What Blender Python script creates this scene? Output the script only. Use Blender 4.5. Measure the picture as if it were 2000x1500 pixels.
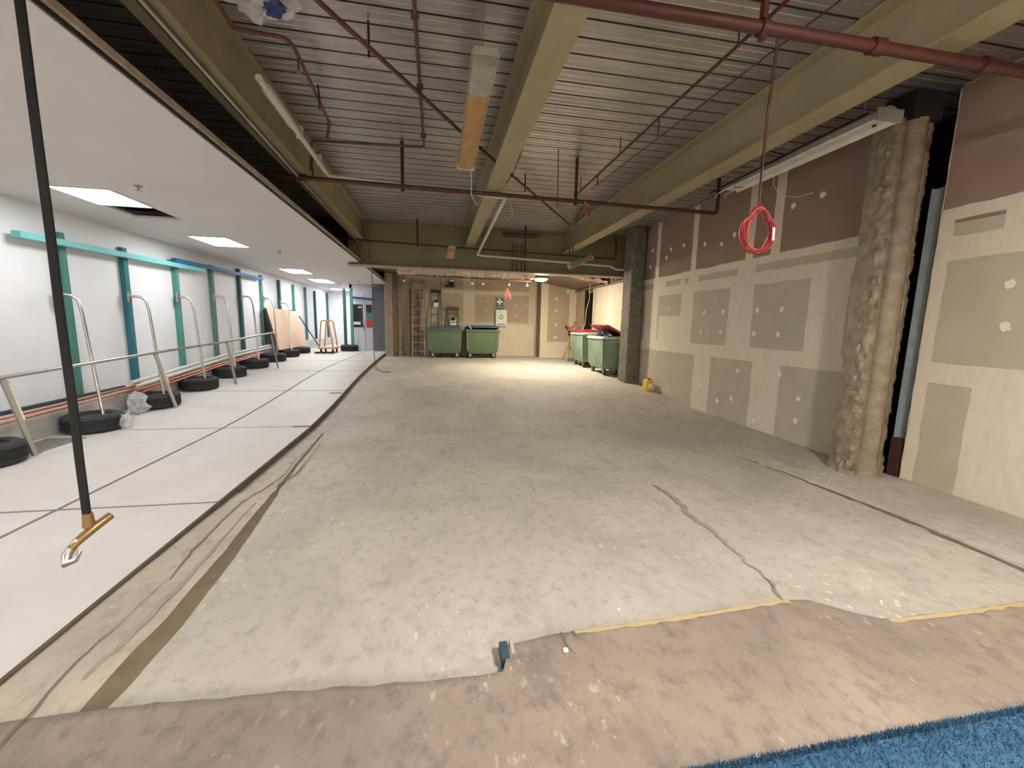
import bpy, bmesh, math, random
from mathutils import Vector, Matrix, noise
random.seed(7)
for o in list(bpy.data.objects): bpy.data.objects.remove(o)
SC = bpy.context.scene
COL = SC.collection
PI = math.pi

# ------------------------------------------------------------------ camera
CAM_YAW, CAM_PITCH, CAM_ROLL, F_PX = math.radians(10.4), math.radians(-8.1), math.radians(1.25), 807.0
cy, sy = math.cos(CAM_YAW), math.sin(CAM_YAW)
cp, sp = math.cos(CAM_PITCH), math.sin(CAM_PITCH)
fwd = Vector((sy*cp, cy*cp, sp)); r0 = Vector((cy, -sy, 0)); u0 = r0.cross(fwd)
rt = math.cos(CAM_ROLL)*r0 + math.sin(CAM_ROLL)*u0
up = -math.sin(CAM_ROLL)*r0 + math.cos(CAM_ROLL)*u0
cd = bpy.data.cameras.new('camera'); cam = bpy.data.objects.new('camera', cd); COL.objects.link(cam)
cd.sensor_fit = 'HORIZONTAL'; cd.sensor_width = 36.0; cd.lens = F_PX/2000.0*36.0
cd.clip_start = 0.02; cd.clip_end = 200
cam.matrix_world = Matrix(((rt.x, up.x, -fwd.x, 0), (rt.y, up.y, -fwd.y, 0), (rt.z, up.z, -fwd.z, 1.5), (0, 0, 0, 1)))
SC.camera = cam
# ------------------------------------------------------------------ world, exposure
w = bpy.data.worlds.new('world'); SC.world = w; w.use_nodes = True
w.node_tree.nodes['Background'].inputs[0].default_value = (0.9, 0.85, 0.8, 1)
w.node_tree.nodes['Background'].inputs[1].default_value = 0.0
vs = SC.view_settings
vs.view_transform = 'Standard'; vs.look = 'None'; vs.gamma = 1.0; vs.use_curve_mapping = False
vs.exposure = 1.15
E_PANEL = 12.0       # corridor ceiling panels
E_TUBE = 325.0       # fluorescent tubes out of view: main lamp and added fill battens
E_LAMP = 290.0      # round lamp in the far alcove

# ------------------------------------------------------------------ helpers
def S(r, g, b):
    def f(c):
        c /= 255.0
        return c/12.92 if c <= 0.04045 else ((c+0.055)/1.055)**2.4
    return (f(r), f(g), f(b), 1.0)

def mat(name, col, rough=0.6, metal=0.0, col2=None, scale=4.0, detail=5.0, bump=0.0, bscale=40.0,
        emit=0.0, ecol=None, stretch=(1, 1, 1), contrast=(0.3, 0.7), spec=0.5, spots=None, spot_amt=0.66, spot_scale=30, alpha=1.0, trans=0.0, obj=False):
    m = bpy.data.materials.new(name); m.use_nodes = True
    nt = m.node_tree; b = nt.nodes['Principled BSDF']
    b.inputs['Roughness'].default_value = rough; b.inputs['Metallic'].default_value = metal
    b.inputs['Base Color'].default_value = col
    b.inputs['Specular IOR Level'].default_value = spec
    if trans: b.inputs['Transmission Weight'].default_value = trans
    if alpha < 1: b.inputs['Alpha'].default_value = alpha
    if emit:
        b.inputs['Emission Color'].default_value = ecol or col; b.inputs['Emission Strength'].default_value = emit
    if col2 is not None or bump:
        if obj: src = nt.nodes.new('ShaderNodeTexCoord').outputs['Object']
        else: src = nt.nodes.new('ShaderNodeNewGeometry').outputs['Position']
        mp = nt.nodes.new('ShaderNodeMapping'); mp.inputs['Scale'].default_value = stretch
        nt.links.new(src, mp.inputs['Vector'])
    if col2 is not None:
        n = nt.nodes.new('ShaderNodeTexNoise'); n.inputs['Scale'].default_value = scale; n.inputs['Detail'].default_value = detail
        n.inputs['Roughness'].default_value = 0.6
        nt.links.new(mp.outputs[0], n.inputs['Vector'])
        rp = nt.nodes.new('ShaderNodeValToRGB'); nt.links.new(n.outputs['Fac'], rp.inputs[0])
        rp.color_ramp.elements[0].position = contrast[0]; rp.color_ramp.elements[1].position = contrast[1]
        rp.color_ramp.elements[0].color = col; rp.color_ramp.elements[1].color = col2
        out = rp.outputs[0]
        if spots is not None:
            n3 = nt.nodes.new('ShaderNodeTexNoise'); n3.inputs['Scale'].default_value = spot_scale; n3.inputs['Detail'].default_value = 3
            nt.links.new(mp.outputs[0], n3.inputs['Vector'])
            r3 = nt.nodes.new('ShaderNodeValToRGB'); nt.links.new(n3.outputs['Fac'], r3.inputs[0])
            r3.color_ramp.elements[0].position = spot_amt; r3.color_ramp.elements[1].position = spot_amt+0.06
            mx = nt.nodes.new('ShaderNodeMix'); mx.data_type = 'RGBA'
            nt.links.new(r3.outputs[0], mx.inputs[0]); nt.links.new(out, mx.inputs[6]); mx.inputs[7].default_value = spots
            out = mx.outputs[2]
        nt.links.new(out, b.inputs['Base Color'])
    if bump:
        n2 = nt.nodes.new('ShaderNodeTexNoise'); n2.inputs['Scale'].default_value = bscale; n2.inputs['Detail'].default_value = 6
        nt.links.new(mp.outputs[0], n2.inputs['Vector'])
        bp = nt.nodes.new('ShaderNodeBump'); bp.inputs['Strength'].default_value = bump; bp.inputs['Distance'].default_value = 0.02
        nt.links.new(n2.outputs['Fac'], bp.inputs['Height']); nt.links.new(bp.outputs[0], b.inputs['Normal'])
    return m

ORIG = {}
class MB:
    def __init__(s): s.v = []; s.f = []
    def add(s, vs, fs):
        k = len(s.v); s.v += [Vector(p) for p in vs]; s.f += [[i+k for i in f] for f in fs]; return s
    def hexa(s, p):
        return s.add(p, [(0, 3, 2, 1), (4, 5, 6, 7), (0, 1, 5, 4), (1, 2, 6, 5), (2, 3, 7, 6), (3, 0, 4, 7)])
    def box(s, x0, x1, y0, y1, z0, z1, M=None):
        p = [Vector(q) for q in ((x0, y0, z0), (x1, y0, z0), (x1, y1, z0), (x0, y1, z0), (x0, y0, z1), (x1, y0, z1), (x1, y1, z1), (x0, y1, z1))]
        if M is not None: p = [M @ q for q in p]
        return s.hexa(p)
    def bar(s, a, b, w, h, upv=(0, 0, 1)):
        a = Vector(a); b = Vector(b); d = (b-a).normalized(); u = Vector(upv)
        r = d.cross(u)
        if r.length < 1e-4: r = d.cross(Vector((1, 0, 0)))
        r.normalize(); u = r.cross(d).normalized()
        p = []
        for c in (a, b):
            for i, j in ((-1, -1), (1, -1), (1, 1), (-1, 1)): p.append(c+r*(i*w/2)+u*(j*h/2))
        return s.hexa(p)
    def tube(s, pts, r, seg=8, closed=False):
        pts = [Vector(p) for p in pts]; n = len(pts); rs = r if isinstance(r, (list, tuple)) else [r]*n
        vs = []; prev = None
        for i, p in enumerate(pts):
            if closed: d = pts[(i+1) % n]-pts[i-1]
            elif i == 0: d = pts[1]-p
            elif i == n-1: d = p-pts[i-1]
            else: d = (pts[i+1]-p).normalized()+(p-pts[i-1]).normalized()
            d.normalize()
            if prev is None:
                a = d.orthogonal().normalized()
            else:
                a = prev-d*prev.dot(d)
                if a.length < 1e-5: a = d.orthogonal()
                a.normalize()
            prev = a; b = d.cross(a)
            for k in range(seg):
                t = 2*PI*k/seg; vs.append(p+(a*math.cos(t)+b*math.sin(t))*rs[i])
        fs = []
        for i in range(n if closed else n-1):
            j = (i+1) % n
            for k in range(seg):
                l = (k+1) % seg; fs.append((i*seg+k, i*seg+l, j*seg+l, j*seg+k))
        if not closed:
            fs.append(tuple(range(seg-1, -1, -1))); fs.append(tuple((n-1)*seg+k for k in range(seg)))
        return s.add(vs, fs)
    def lathe(s, prof, seg=24, M=None, closed=False):
        M = M or Matrix.Identity(4); vs = []; n = len(prof)
        for (r, z) in prof:
            for k in range(seg):
                t = 2*PI*k/seg; vs.append(M @ Vector((r*math.cos(t), r*math.sin(t), z)))
        fs = []
        for i in range(n if closed else n-1):
            j = (i+1) % n
            for k in range(seg):
                l = (k+1) % seg; fs.append((i*seg+k, i*seg+l, j*seg+l, j*seg+k))
        if not closed:
            if prof[0][0] > 1e-4: fs.append(tuple(range(seg-1, -1, -1)))
            if prof[-1][0] > 1e-4: fs.append(tuple((n-1)*seg+k for k in range(seg)))
        return s.add(vs, fs)
    def loft(s, secs):
        n = len(secs[0]); vs = [p for q in secs for p in q]; fs = []
        for i in range(len(secs)-1):
            for k in range(n):
                l = (k+1) % n; fs.append((i*n+k, i*n+l, (i+1)*n+l, (i+1)*n+k))
        fs.append(tuple(range(n-1, -1, -1))); fs.append(tuple((len(secs)-1)*n+k for k in range(n)))
        return s.add(vs, fs)
    def prism(s, poly, fn, t0, t1):
        n = len(poly); a = [fn(p[0], p[1], t0) for p in poly]; b = [fn(p[0], p[1], t1) for p in poly]
        fs = [tuple(range(n-1, -1, -1)), tuple(range(n, 2*n))]
        for k in range(n):
            l = (k+1) % n; fs.append((k, l, n+l, n+k))
        return s.add(a+b, fs)
    def grid(s, pts):           # rows of points
        h = len(pts); wd = len(pts[0]); vs = [p for r in pts for p in r]
        fs = [(i*wd+j, i*wd+j+1, (i+1)*wd+j+1, (i+1)*wd+j) for i in range(h-1) for j in range(wd-1)]
        return s.add(vs, fs)
    def mesh(s, name, m, off=Vector((0, 0, 0)), smooth=False, bevel=0.0):
        me = bpy.data.meshes.new(name)
        bm = bmesh.new(); vv = [bm.verts.new(p-off) for p in s.v]
        for f in s.f:
            try: bm.faces.new([vv[i] for i in f])
            except ValueError: pass
        bmesh.ops.remove_doubles(bm, verts=bm.verts, dist=1e-6)
        bmesh.ops.recalc_face_normals(bm, faces=bm.faces)
        if bevel:
            bmesh.ops.bevel(bm, geom=[e for e in bm.edges if len(e.link_faces) == 2 and e.calc_face_angle(0) > 0.6], offset=bevel, segments=2, affect='EDGES', profile=0.6)
        for f in bm.faces: f.smooth = smooth
        bm.to_mesh(me); bm.free(); me.materials.append(m)
        if smooth:
            try: me.set_sharp_from_angle(angle=math.radians(40))
            except Exception: pass
        return me
    def build(s, name, m, parent=None, smooth=False, bevel=0.0):
        if parent is None:
            lo = Vector((min(p.x for p in s.v), min(p.y for p in s.v), min(p.z for p in s.v)))
            hi = Vector((max(p.x for p in s.v), max(p.y for p in s.v), 0))
            off = Vector(((lo.x+hi.x)/2, (lo.y+hi.y)/2, lo.z))
        else: off = ORIG[parent.name]
        o = bpy.data.objects.new(name, s.mesh(name, m, off, smooth, bevel)); COL.objects.link(o)
        if parent is None: o.location = off
        else: o.parent = parent
        ORIG[o.name] = off
        return o

def tag(o, label, cat, group=None):
    o['label'] = label; o['category'] = cat
    if group: o['group'] = group
    return o
def thing(name, loc, label, cat, group=None):
    o = bpy.data.objects.new(name, None); COL.objects.link(o); o.location = loc; o.empty_display_size = 0.1
    ORIG[o.name] = Vector(loc); return tag(o, label, cat, group)
def struct(o): o['kind'] = 'structure'; return o
def stuff(o): o['kind'] = 'stuff'; return o
def instance(name, me, loc, parent, off=Vector((0, 0, 0))):
    o = bpy.data.objects.new(name, me); COL.objects.link(o); o.parent = parent; o.location = Vector(loc)-ORIG[parent.name]; ORIG[o.name] = Vector(loc); return o

YS = [-20, 5.8, 6.5, 7.2, 8, 9, 10, 11, 12, 13, 14, 16, 30]
ZS = [0, 0, .025, .065, .125, .205, .265, .31, .35, .38, .405, .43, .43]
def zf(y):
    for i in range(len(YS)-1):
        if y <= YS[i+1]:
            t = (y-YS[i])/(YS[i+1]-YS[i]); return ZS[i]+t*(ZS[i+1]-ZS[i])
    return ZS[-1]
TILE = 0.06
def zt(y): return zf(y)+TILE
def lerp(a, b, t): return a+(b-a)*t
def interp(pts, x):
    if x <= pts[0][0]: return pts[0][1]
    for (a, b), (c, d) in zip(pts, pts[1:]):
        if x <= c: return b+(d-b)*(x-a)/(c-a)
    return pts[-1][1]
def yrange(a, b, st=0.35):
    n = max(1, int(math.ceil((b-a)/st))); return [a+(b-a)*i/n for i in range(n+1)]

# ------------------------------------------------------------------ materials
def concrete(name, c1, c2, c3, fleck, bump=0.25):
    m = bpy.data.materials.new(name); m.use_nodes = True; nt = m.node_tree; b = nt.nodes['Principled BSDF']
    g = nt.nodes.new('ShaderNodeNewGeometry')
    def nz(sc, det, st=(1, 1, 1), rg=0.6, dist=0.0):
        mp = nt.nodes.new('ShaderNodeMapping'); mp.inputs['Scale'].default_value = st
        nt.links.new(g.outputs['Position'], mp.inputs[0])
        n = nt.nodes.new('ShaderNodeTexNoise'); n.inputs['Scale'].default_value = sc; n.inputs['Detail'].default_value = det
        n.inputs['Roughness'].default_value = rg; n.inputs['Distortion'].default_value = dist
        nt.links.new(mp.outputs[0], n.inputs['Vector']); return n.outputs['Fac']
    def ramp(src, p0, p1, a=(0, 0, 0, 1), bb=(1, 1, 1, 1)):
        r = nt.nodes.new('ShaderNodeValToRGB'); nt.links.new(src, r.inputs[0]); e = r.color_ramp.elements
        e[0].position = p0; e[1].position = p1; e[0].color = a; e[1].color = bb; return r.outputs[0]
    def mix(f, a, bb, const=None):
        x = nt.nodes.new('ShaderNodeMix'); x.data_type = 'RGBA'; nt.links.new(f, x.inputs[0]); nt.links.new(a, x.inputs[6])
        if const is not None: x.inputs[7].default_value = const
        else: nt.links.new(bb, x.inputs[7])
        return x.outputs[2]
    base = ramp(nz(0.7, 6, dist=0.6), 0.35, 0.65, c1, c2)
    base = mix(ramp(nz(3.0, 8, (1, 0.55, 1), 0.7, 0.4), 0.52, 0.78), base, None, c3)
    base = mix(ramp(nz(14, 6, (1, 0.7, 1), 0.7), 0.50, 0.75), base, None, c3)
    mk = nt.nodes.new('ShaderNodeMath'); mk.operation = 'MULTIPLY'
    nt.links.new(ramp(nz(22, 3, (1, 0.6, 1)), 0.62, 0.68), mk.inputs[0]); nt.links.new(ramp(nz(0.9, 3), 0.45, 0.7), mk.inputs[1])
    base = mix(mk.outputs[0], base, None, fleck)
    dk = ramp(nz(5, 7, (1, 1.6, 1), 0.75, 1.0), 0.66, 0.80)
    dm = nt.nodes.new('ShaderNodeMath'); dm.operation = 'MULTIPLY'; nt.links.new(dk, dm.inputs[0]); dm.inputs[1].default_value = 0.3
    base = mix(dm.outputs[0], base, None, (c1[0]*0.45, c1[1]*0.45, c1[2]*0.45, 1))
    nt.links.new(base, b.inputs['Base Color'])
    b.inputs['Roughness'].default_value = 0.72; b.inputs['Specular IOR Level'].default_value = 0.35
    bp = nt.nodes.new('ShaderNodeBump'); bp.inputs['Strength'].default_value = bump; bp.inputs['Distance'].default_value = 0.01
    nt.links.new(nz(35, 8, (1, 0.7, 1), 0.7), bp.inputs['Height']); nt.links.new(bp.outputs[0], b.inputs['Normal'])
    return m
M = {}
M['floor'] = concrete('concrete_floor', S(172, 166, 155), S(195, 188, 176), S(154, 147, 136), S(230, 224, 213), 0.35)
M['near_slab'] = concrete('rough_concrete', S(134, 121, 110), S(164, 149, 136), S(114, 103, 93), S(206, 195, 182), 0.8)
M['strip'] = concrete('old_kerb_concrete', S(172, 162, 147), S(196, 185, 168), S(150, 139, 124), S(210, 200, 186), 0.5)
M['tile'] = mat('floor_board_white', S(196, 189, 184), 0.5, col2=S(206, 199, 194), scale=2.2, bump=0.05, bscale=60)
M['seam'] = mat('seam_grey', S(112, 112, 116), 0.8)
M['kerb'] = mat('kerb_timber', S(92, 80, 66), 0.8, col2=S(70, 62, 52), scale=12)
M['crack'] = mat('crack_dark', S(112, 101, 86), 0.95)
M['crack_soft'] = mat('crack_dust', S(164, 154, 138), 0.95, col2=S(148, 138, 122), scale=20)
M['kerb_dark'] = mat('dark_kerb_face', S(122, 108, 88), 0.95, col2=S(104, 92, 74), scale=9)
M['yellow_paint'] = mat('worn_yellow_paint', S(182, 160, 110), 0.8, col2=S(172, 160, 136), scale=18, contrast=(0.45, 0.6))
M['wall_white'] = mat('white_painted_wall', S(226, 226, 228), 0.55, col2=S(218, 218, 221), scale=1.2)
M['low_ceiling'] = mat('white_plaster_ceiling', S(214, 211, 210), 0.8, col2=S(207, 204, 202), scale=0.8)
M['hob'] = mat('pale_hob', S(200, 198, 194), 0.7, col2=S(180, 178, 174), scale=6)
M['board'] = mat('grey_plasterboard', S(188, 179, 159), 0.85, col2=S(179, 170, 150), scale=3)
M['board_pink'] = mat('pink_plasterboard', S(150, 124, 111), 0.85, col2=S(143, 118, 106), scale=3)
M['compound'] = mat('joint_compound', S(222, 211, 192), 0.8, col2=S(212, 200, 180), scale=6, stretch=(1, 3, 1))
M['compound_w'] = mat('filler_white', S(234, 226, 210), 0.8)
M['paper_edge'] = mat('board_edge', S(196, 188, 168), 0.9)
M['beam'] = mat('olive_beam_paint', S(162, 150, 120), 0.55, col2=S(151, 140, 110), scale=3, bump=0.03)
M['girder'] = mat('olive_girder_paint', S(132, 124, 92), 0.6, col2=S(121, 114, 84), scale=3)
M['deck'] = mat('galvanised_deck', S(186, 181, 178), 0.34, metal=0.7, col2=S(160, 154, 150), scale=3, stretch=(0.6, 1.5, 1))
M['deck_void'] = mat('deck_slot_dark', S(20, 19, 18), 0.9)
M['void'] = mat('dark_void', S(40, 36, 33), 0.95)
M['slab'] = mat('raw_slab', S(90, 84, 78), 0.95)
M['pipe_red'] = mat('red_oxide_pipe', S(80, 33, 26), 0.5, col2=S(64, 27, 22), scale=8)
M['pipe_dark'] = mat('dark_red_pipe', S(70, 38, 34), 0.55, col2=S(56, 31, 29), scale=8)
M['pipe_brown'] = mat('brown_pipe', S(108, 66, 52), 0.6, col2=S(84, 52, 42), scale=10)
M['pvc'] = mat('white_conduit', S(205, 203, 198), 0.4, col2=S(190, 188, 182), scale=6)
M['galv'] = mat('galvanised_tube', S(188, 186, 182), 0.3, metal=0.9, col2=S(160, 158, 154), scale=14)
M['steel'] = mat('steel_flat', S(158, 154, 148), 0.45, metal=0.5)
M['copper'] = mat('copper_pipe', S(206, 140, 116), 0.35, metal=0.7, col2=S(190, 122, 98), scale=9)
M['rubber'] = mat('black_rubber', S(36, 36, 38), 0.8, col2=S(50, 49, 50), scale=18, bump=0.2)
M['core'] = mat('tyre_fill', S(52, 51, 51), 0.9, col2=S(40, 39, 39), scale=25)
M['column'] = mat('sprayed_concrete', S(160, 144, 120), 0.42, col2=S(120, 107, 89), scale=9, bump=0.35, bscale=60, spec=0.6)
M['column2'] = mat('dark_concrete_column', S(120, 113, 100), 0.75, col2=S(86, 81, 72), scale=7, bump=0.4, bscale=35)
M['stud'] = mat('steel_stud', S(170, 178, 180), 0.45, metal=0.15, col2=S(146, 154, 158), scale=10)
M['black'] = mat('black_plastic', S(18, 18, 20), 0.6)
M['black_strap'] = mat('black_webbing', S(8, 9, 9), 0.9, col2=S(14, 15, 15), scale=90)
M['brass'] = mat('brass_fitting', S(140, 112, 74), 0.4, metal=0.6)
M['white_metal'] = mat('white_enamel', S(225, 222, 214), 0.4, col2=S(205, 200, 190), scale=10)
M['diffuser_old'] = mat('yellowed_diffuser', S(184, 144, 88), 0.5, col2=S(154, 116, 66), scale=6, stretch=(3, 1, 1))
M['diffuser_clear'] = mat('clear_diffuser', S(164, 158, 142), 0.3, col2=S(140, 134, 120), scale=8)
M['lamp_grey'] = mat('lamp_housing_grey', S(170, 166, 156), 0.45, col2=S(150, 146, 138), scale=8)
M['led'] = mat('led_panel', S(255, 255, 255), 0.5, emit=E_PANEL, ecol=(0.95, 0.98, 1.0, 1))
M['tube'] = mat('fluorescent_tube', S(255, 244, 226), 0.5, emit=E_TUBE, ecol=(1.0, 0.94, 0.86, 1))
M['lamp'] = mat('warm_lamp', S(255, 244, 226), 0.5, emit=E_LAMP, ecol=(1.0, 0.88, 0.70, 1))
M['bin_green'] = mat('bin_green', S(82, 104, 76), 0.5, col2=S(94, 114, 84), scale=3, bump=0.04)
M['bin_green_pale'] = mat('bin_green_pale', S(100, 122, 102), 0.5, col2=S(128, 146, 128), scale=2.5)
M['lid_blue'] = mat('lid_blue', S(56, 84, 138), 0.45, col2=S(64, 94, 146), scale=4)
M['lid_blue_grey'] = mat('lid_blue_grey', S(84, 104, 124), 0.5, col2=S(96, 116, 132), scale=4)
M['lid_red'] = mat('lid_red', S(150, 40, 52), 0.4, col2=S(136, 34, 46), scale=4)
M['rim_pale'] = mat('bin_rim_pale', S(176, 196, 180), 0.5)
M['bag'] = mat('black_bin_bag', S(20, 18, 20), 0.5, bump=0.6, bscale=18, col2=S(36, 33, 36))
M['yellow'] = mat('yellow_plastic', S(226, 190, 48), 0.45, col2=S(210, 172, 40), scale=8)
M['yellow_frame'] = mat('yellow_painted_steel', S(206, 150, 70), 0.5, col2=S(186, 128, 56), scale=8)
M['yellow_dirty'] = mat('ochre_machine_paint', S(176, 142, 72), 0.5, col2=S(120, 94, 52), scale=14)
M['yellow_cable'] = mat('yellow_cable', S(210, 182, 96), 0.5)
M['red_cable'] = mat('red_cable', S(176, 54, 62), 0.45, col2=S(160, 44, 52), scale=20)
M['red_plug'] = mat('red_cable_pale', S(206, 104, 102), 0.45)
M['blue_pile'] = mat('blue_carpet', S(54, 96, 126), 0.9, col2=S(38, 74, 102), scale=26, stretch=(1, 0.25, 1), contrast=(0.35, 0.65))
M['ply'] = mat('pale_plywood', S(218, 188, 162), 0.6, col2=S(208, 176, 148), scale=5, stretch=(4, 0.6, 1))
M['ply_edge'] = mat('plywood_edge', S(172, 142, 116), 0.7)
M['foil'] = mat('foil_insulation', S(226, 212, 202), 0.45, metal=0.3, col2=S(140, 118, 104), scale=12, bump=1.0, bscale=22)
M['soffit'] = mat('dirty_soffit', S(140, 124, 108), 0.7, col2=S(108, 94, 82), scale=5)
M['cream'] = mat('cream_plaster', S(214, 202, 178), 0.8, col2=S(205, 192, 168), scale=3)
M['tan_board'] = mat('tan_plasterboard', S(176, 160, 136), 0.85, col2=S(167, 151, 128), scale=3)
M['tan_comp'] = mat('tan_compound', S(204, 190, 168), 0.85, col2=S(194, 180, 158), scale=4)
M['grey_panel'] = mat('slate_grey_panel', S(84, 84, 90), 0.6, col2=S(90, 90, 96), scale=2)
M['door_white'] = mat('cool_white_door', S(206, 208, 218), 0.5)
M['poster_black'] = mat('poster_black', S(26, 26, 28), 0.4)
M['paper'] = mat('paper_white', S(232, 232, 230), 0.6)
M['green_sign'] = mat('sign_green', S(36, 82, 62), 0.5)
M['green_logo'] = mat('logo_green', S(112, 176, 84), 0.5)
M['sign_red'] = mat('sign_red', S(200, 52, 58), 0.5)
M['sign_green2'] = mat('sign_green_light', S(70, 130, 96), 0.5)
M['alu'] = mat('aluminium', S(168, 158, 142), 0.4, metal=0.5, col2=S(146, 136, 120), scale=9)
M['fibre_green'] = mat('ladder_green', S(82, 104, 82), 0.5)
M['teal'] = [mat('teal_timber_%s' % n, c, 0.6, col2=c2, scale=7, stretch=(2, 2, 0.3)) for n, c, c2 in (
    ('a', S(70, 128, 116), S(58, 112, 102)), ('b', S(42, 112, 122), S(34, 96, 108)), ('c', S(82, 146, 134), S(72, 132, 122)),
    ('d', S(92, 128, 124), S(76, 112, 110)), ('e', S(44, 92, 94), S(36, 80, 82)), ('f', S(96, 150, 138), S(84, 138, 126)))]
M['aqua'] = mat('aqua_timber', S(122, 196, 196), 0.55, col2=S(108, 184, 186), scale=6, stretch=(1, 0.3, 2))
M['blue_timber'] = mat('blue_timber', S(44, 98, 156), 0.55, col2=S(38, 86, 140), scale=6)
M['blue_tape'] = mat('blue_tape', S(44, 66, 118), 0.6)
M['plastic_wrap'] = mat('clear_wrap', S(226, 228, 232), 0.2, col2=S(205, 208, 214), scale=14, bump=0.8, bscale=20, alpha=0.5)
M['timber_dark'] = mat('dark_blue_timber', S(46, 70, 84), 0.6)
M['edge_trim'] = mat('raw_edge_trim', S(186, 170, 152), 0.7, col2=S(150, 136, 120), scale=9)

# ================================================================== SETTING
YB = -7.0            # wall behind the photographer
D = 3.75             # underside of the steel deck
LC = 2.82            # underside of the low corridor ceiling
XW = 4.70            # face of the plasterboard wall on the right
XL = -4.75           # face of the corridor wall
KX = -1.70           # kerb line

# ---- concrete floor following the ramp
ys = yrange(YB, 14.6, 0.25); xs = [KX-0.05+(XW+0.6-KX+0.05)*i/12 for i in range(13)]
b = MB(); b.grid([[Vector((x, y, zf(y)+0.004*noise.noise(Vector((x*1.3, y*1.3, 0))))) for x in xs] for y in ys])
floor = struct(b.build('floor', M['floor'], smooth=True))
# nearer, rougher slab with a ragged edge
EDGE = [(-1.70, 1.66), (-1.3, 1.67), (-0.6, 1.64), (0.0, 1.60), (0.28, 1.60), (0.30, 1.74), (0.62, 1.79), (1.2, 1.80), (1.89, 1.84), (2.06, 1.82), (2.2, 1.70), (2.33, 1.62), (2.8, 1.61), (3.33, 1.62), (3.85, 1.63)]
EDGE = [(x*0.967 if x > -1.69 else x, y*0.967) for x, y in EDGE]; SL = 0.05
b = MB(); rows = []
xs2 = [KX+(3.72-KX)*i/110 for i in range(111)]
for x in xs2:
    e = interp(EDGE, x)+0.012*noise.noise(Vector((x*9, 3, 0)))
    rows.append([Vector((x, YB, SL)), Vector((x, 0, SL)), Vector((x, e-0.05, SL)), Vector((x, e-0.012, SL-.002)), Vector((x, e, SL-.012)), Vector((x, e+.008, -0.004))])
b.grid(rows); b.build('slab_patch', M['near_slab'], floor, smooth=True)
# worn yellow line along that edge
for x0, x1, wd in ((0.64, 1.88, 0.016), (2.27, 3.5, 0.018)):
    b = MB(); n = 60; top = []; bot = []
    for i in range(n+1):
        x = lerp(x0, x1, i/n); e = interp(EDGE, x)-0.016; j = 0.007*noise.noise(Vector((x*14, 7, 0)))
        top.append(Vector((x, e+j, SL+.0012))); bot.append(Vector((x, e-wd*1.5-j*2, SL+.0012)))
    b.grid([bot, top]); b.build('yellow_line', M['yellow_paint'], floor)
# old kerb strip beside the corridor edge
def strip_right(y): return interp([(1.66, -1.315), (2.1, -1.30), (2.7, -1.325), (3.3, -1.37), (3.75, -1.40), (4.4, -1.45), (5.8, -1.52)], y)
def strip_h(y): return interp([(1.5, 0.036), (1.62, 0.042), (1.75, 0.052), (2.2, 0.054), (3.0, 0.042), (3.7, 0.025), (3.8, 0.012), (5.9, 0.004)], y)
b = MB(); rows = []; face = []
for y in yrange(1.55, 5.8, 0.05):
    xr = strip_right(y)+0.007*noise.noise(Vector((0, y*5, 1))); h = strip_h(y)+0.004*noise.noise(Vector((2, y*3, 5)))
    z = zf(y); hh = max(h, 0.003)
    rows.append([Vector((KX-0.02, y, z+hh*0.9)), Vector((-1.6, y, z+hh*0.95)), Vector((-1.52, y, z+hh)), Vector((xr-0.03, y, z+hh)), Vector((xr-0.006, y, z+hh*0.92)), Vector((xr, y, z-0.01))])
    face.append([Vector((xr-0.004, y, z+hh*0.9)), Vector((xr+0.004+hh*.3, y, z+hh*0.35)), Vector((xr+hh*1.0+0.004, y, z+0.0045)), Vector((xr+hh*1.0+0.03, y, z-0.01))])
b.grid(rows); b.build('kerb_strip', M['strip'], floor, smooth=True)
b = MB(); b.grid(face); b.build('kerb_face', M['kerb_dark'], floor, smooth=True)  # separate dark brown face along the strip's right edge
def ribbon(pts, wd, dz, m, name, parent, jit=0.4, n=8):
    """thin irregular crack: pts (x,y), width wd(t)"""
    P = []
    for (a, c) in zip(pts, pts[1:]):
        for i in range(n): P.append((lerp(a[0], c[0], i/n), lerp(a[1], c[1], i/n)))
    P.append(pts[-1]); L = []; R = []
    for i, (x, y) in enumerate(P):
        q = P[min(i+1, len(P)-1)]; p = P[max(i-1, 0)]
        d = Vector((q[0]-p[0], q[1]-p[1], 0)); d.normalize(); nn = Vector((-d.y, d.x, 0))
        t = i/(len(P)-1); ww = wd*(0.3+0.7*math.sin(PI*min(1, t*1.2+0.1)))*(1+jit*noise.noise(Vector((x*23, y*23, 2))))
        jx = nn*(wd*0.7*noise.noise(Vector((x*14, y*14, 8))))
        c = Vector((x, y, zf(y)+dz(y) if callable(dz) else zf(y)+dz))+jx
        L.append(c+nn*ww/2); R.append(c-nn*ww/2)
    bb = MB(); bb.grid([R, L]); return bb.build(name, m, parent)
hs = lambda y: (strip_h(y) if y >= 1.6 else SL)+0.005
ribbon([(-1.44, 1.2), (-1.46, 1.49), (-1.50, 1.84), (-1.485, 2.12), (-1.49, 2.45)], 0.012, hs, M['crack'], 'crack', floor)
ribbon([(-1.47, 2.42), (-1.52, 2.75), (-1.55, 3.25), (-1.56, 3.5), (-1.50, 3.9), (-1.46, 4.23), (-1.5, 4.6), (-1.46, 5.1)], 0.014, hs, M['crack'], 'crack', floor)
ribbon([(-1.40, 1.75), (-1.385, 2.2), (-1.41, 2.8), (-1.45, 3.5)], 0.03, hs, M['crack_soft'], 'crack', floor)
ribbon([(-1.39, 3.72), (-1.42, 3.95), (-1.36, 4.2), (-1.37, 4.6), (-1.42, 5.3)], 0.02, 0.012, M['crack'], 'crack', floor)
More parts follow.
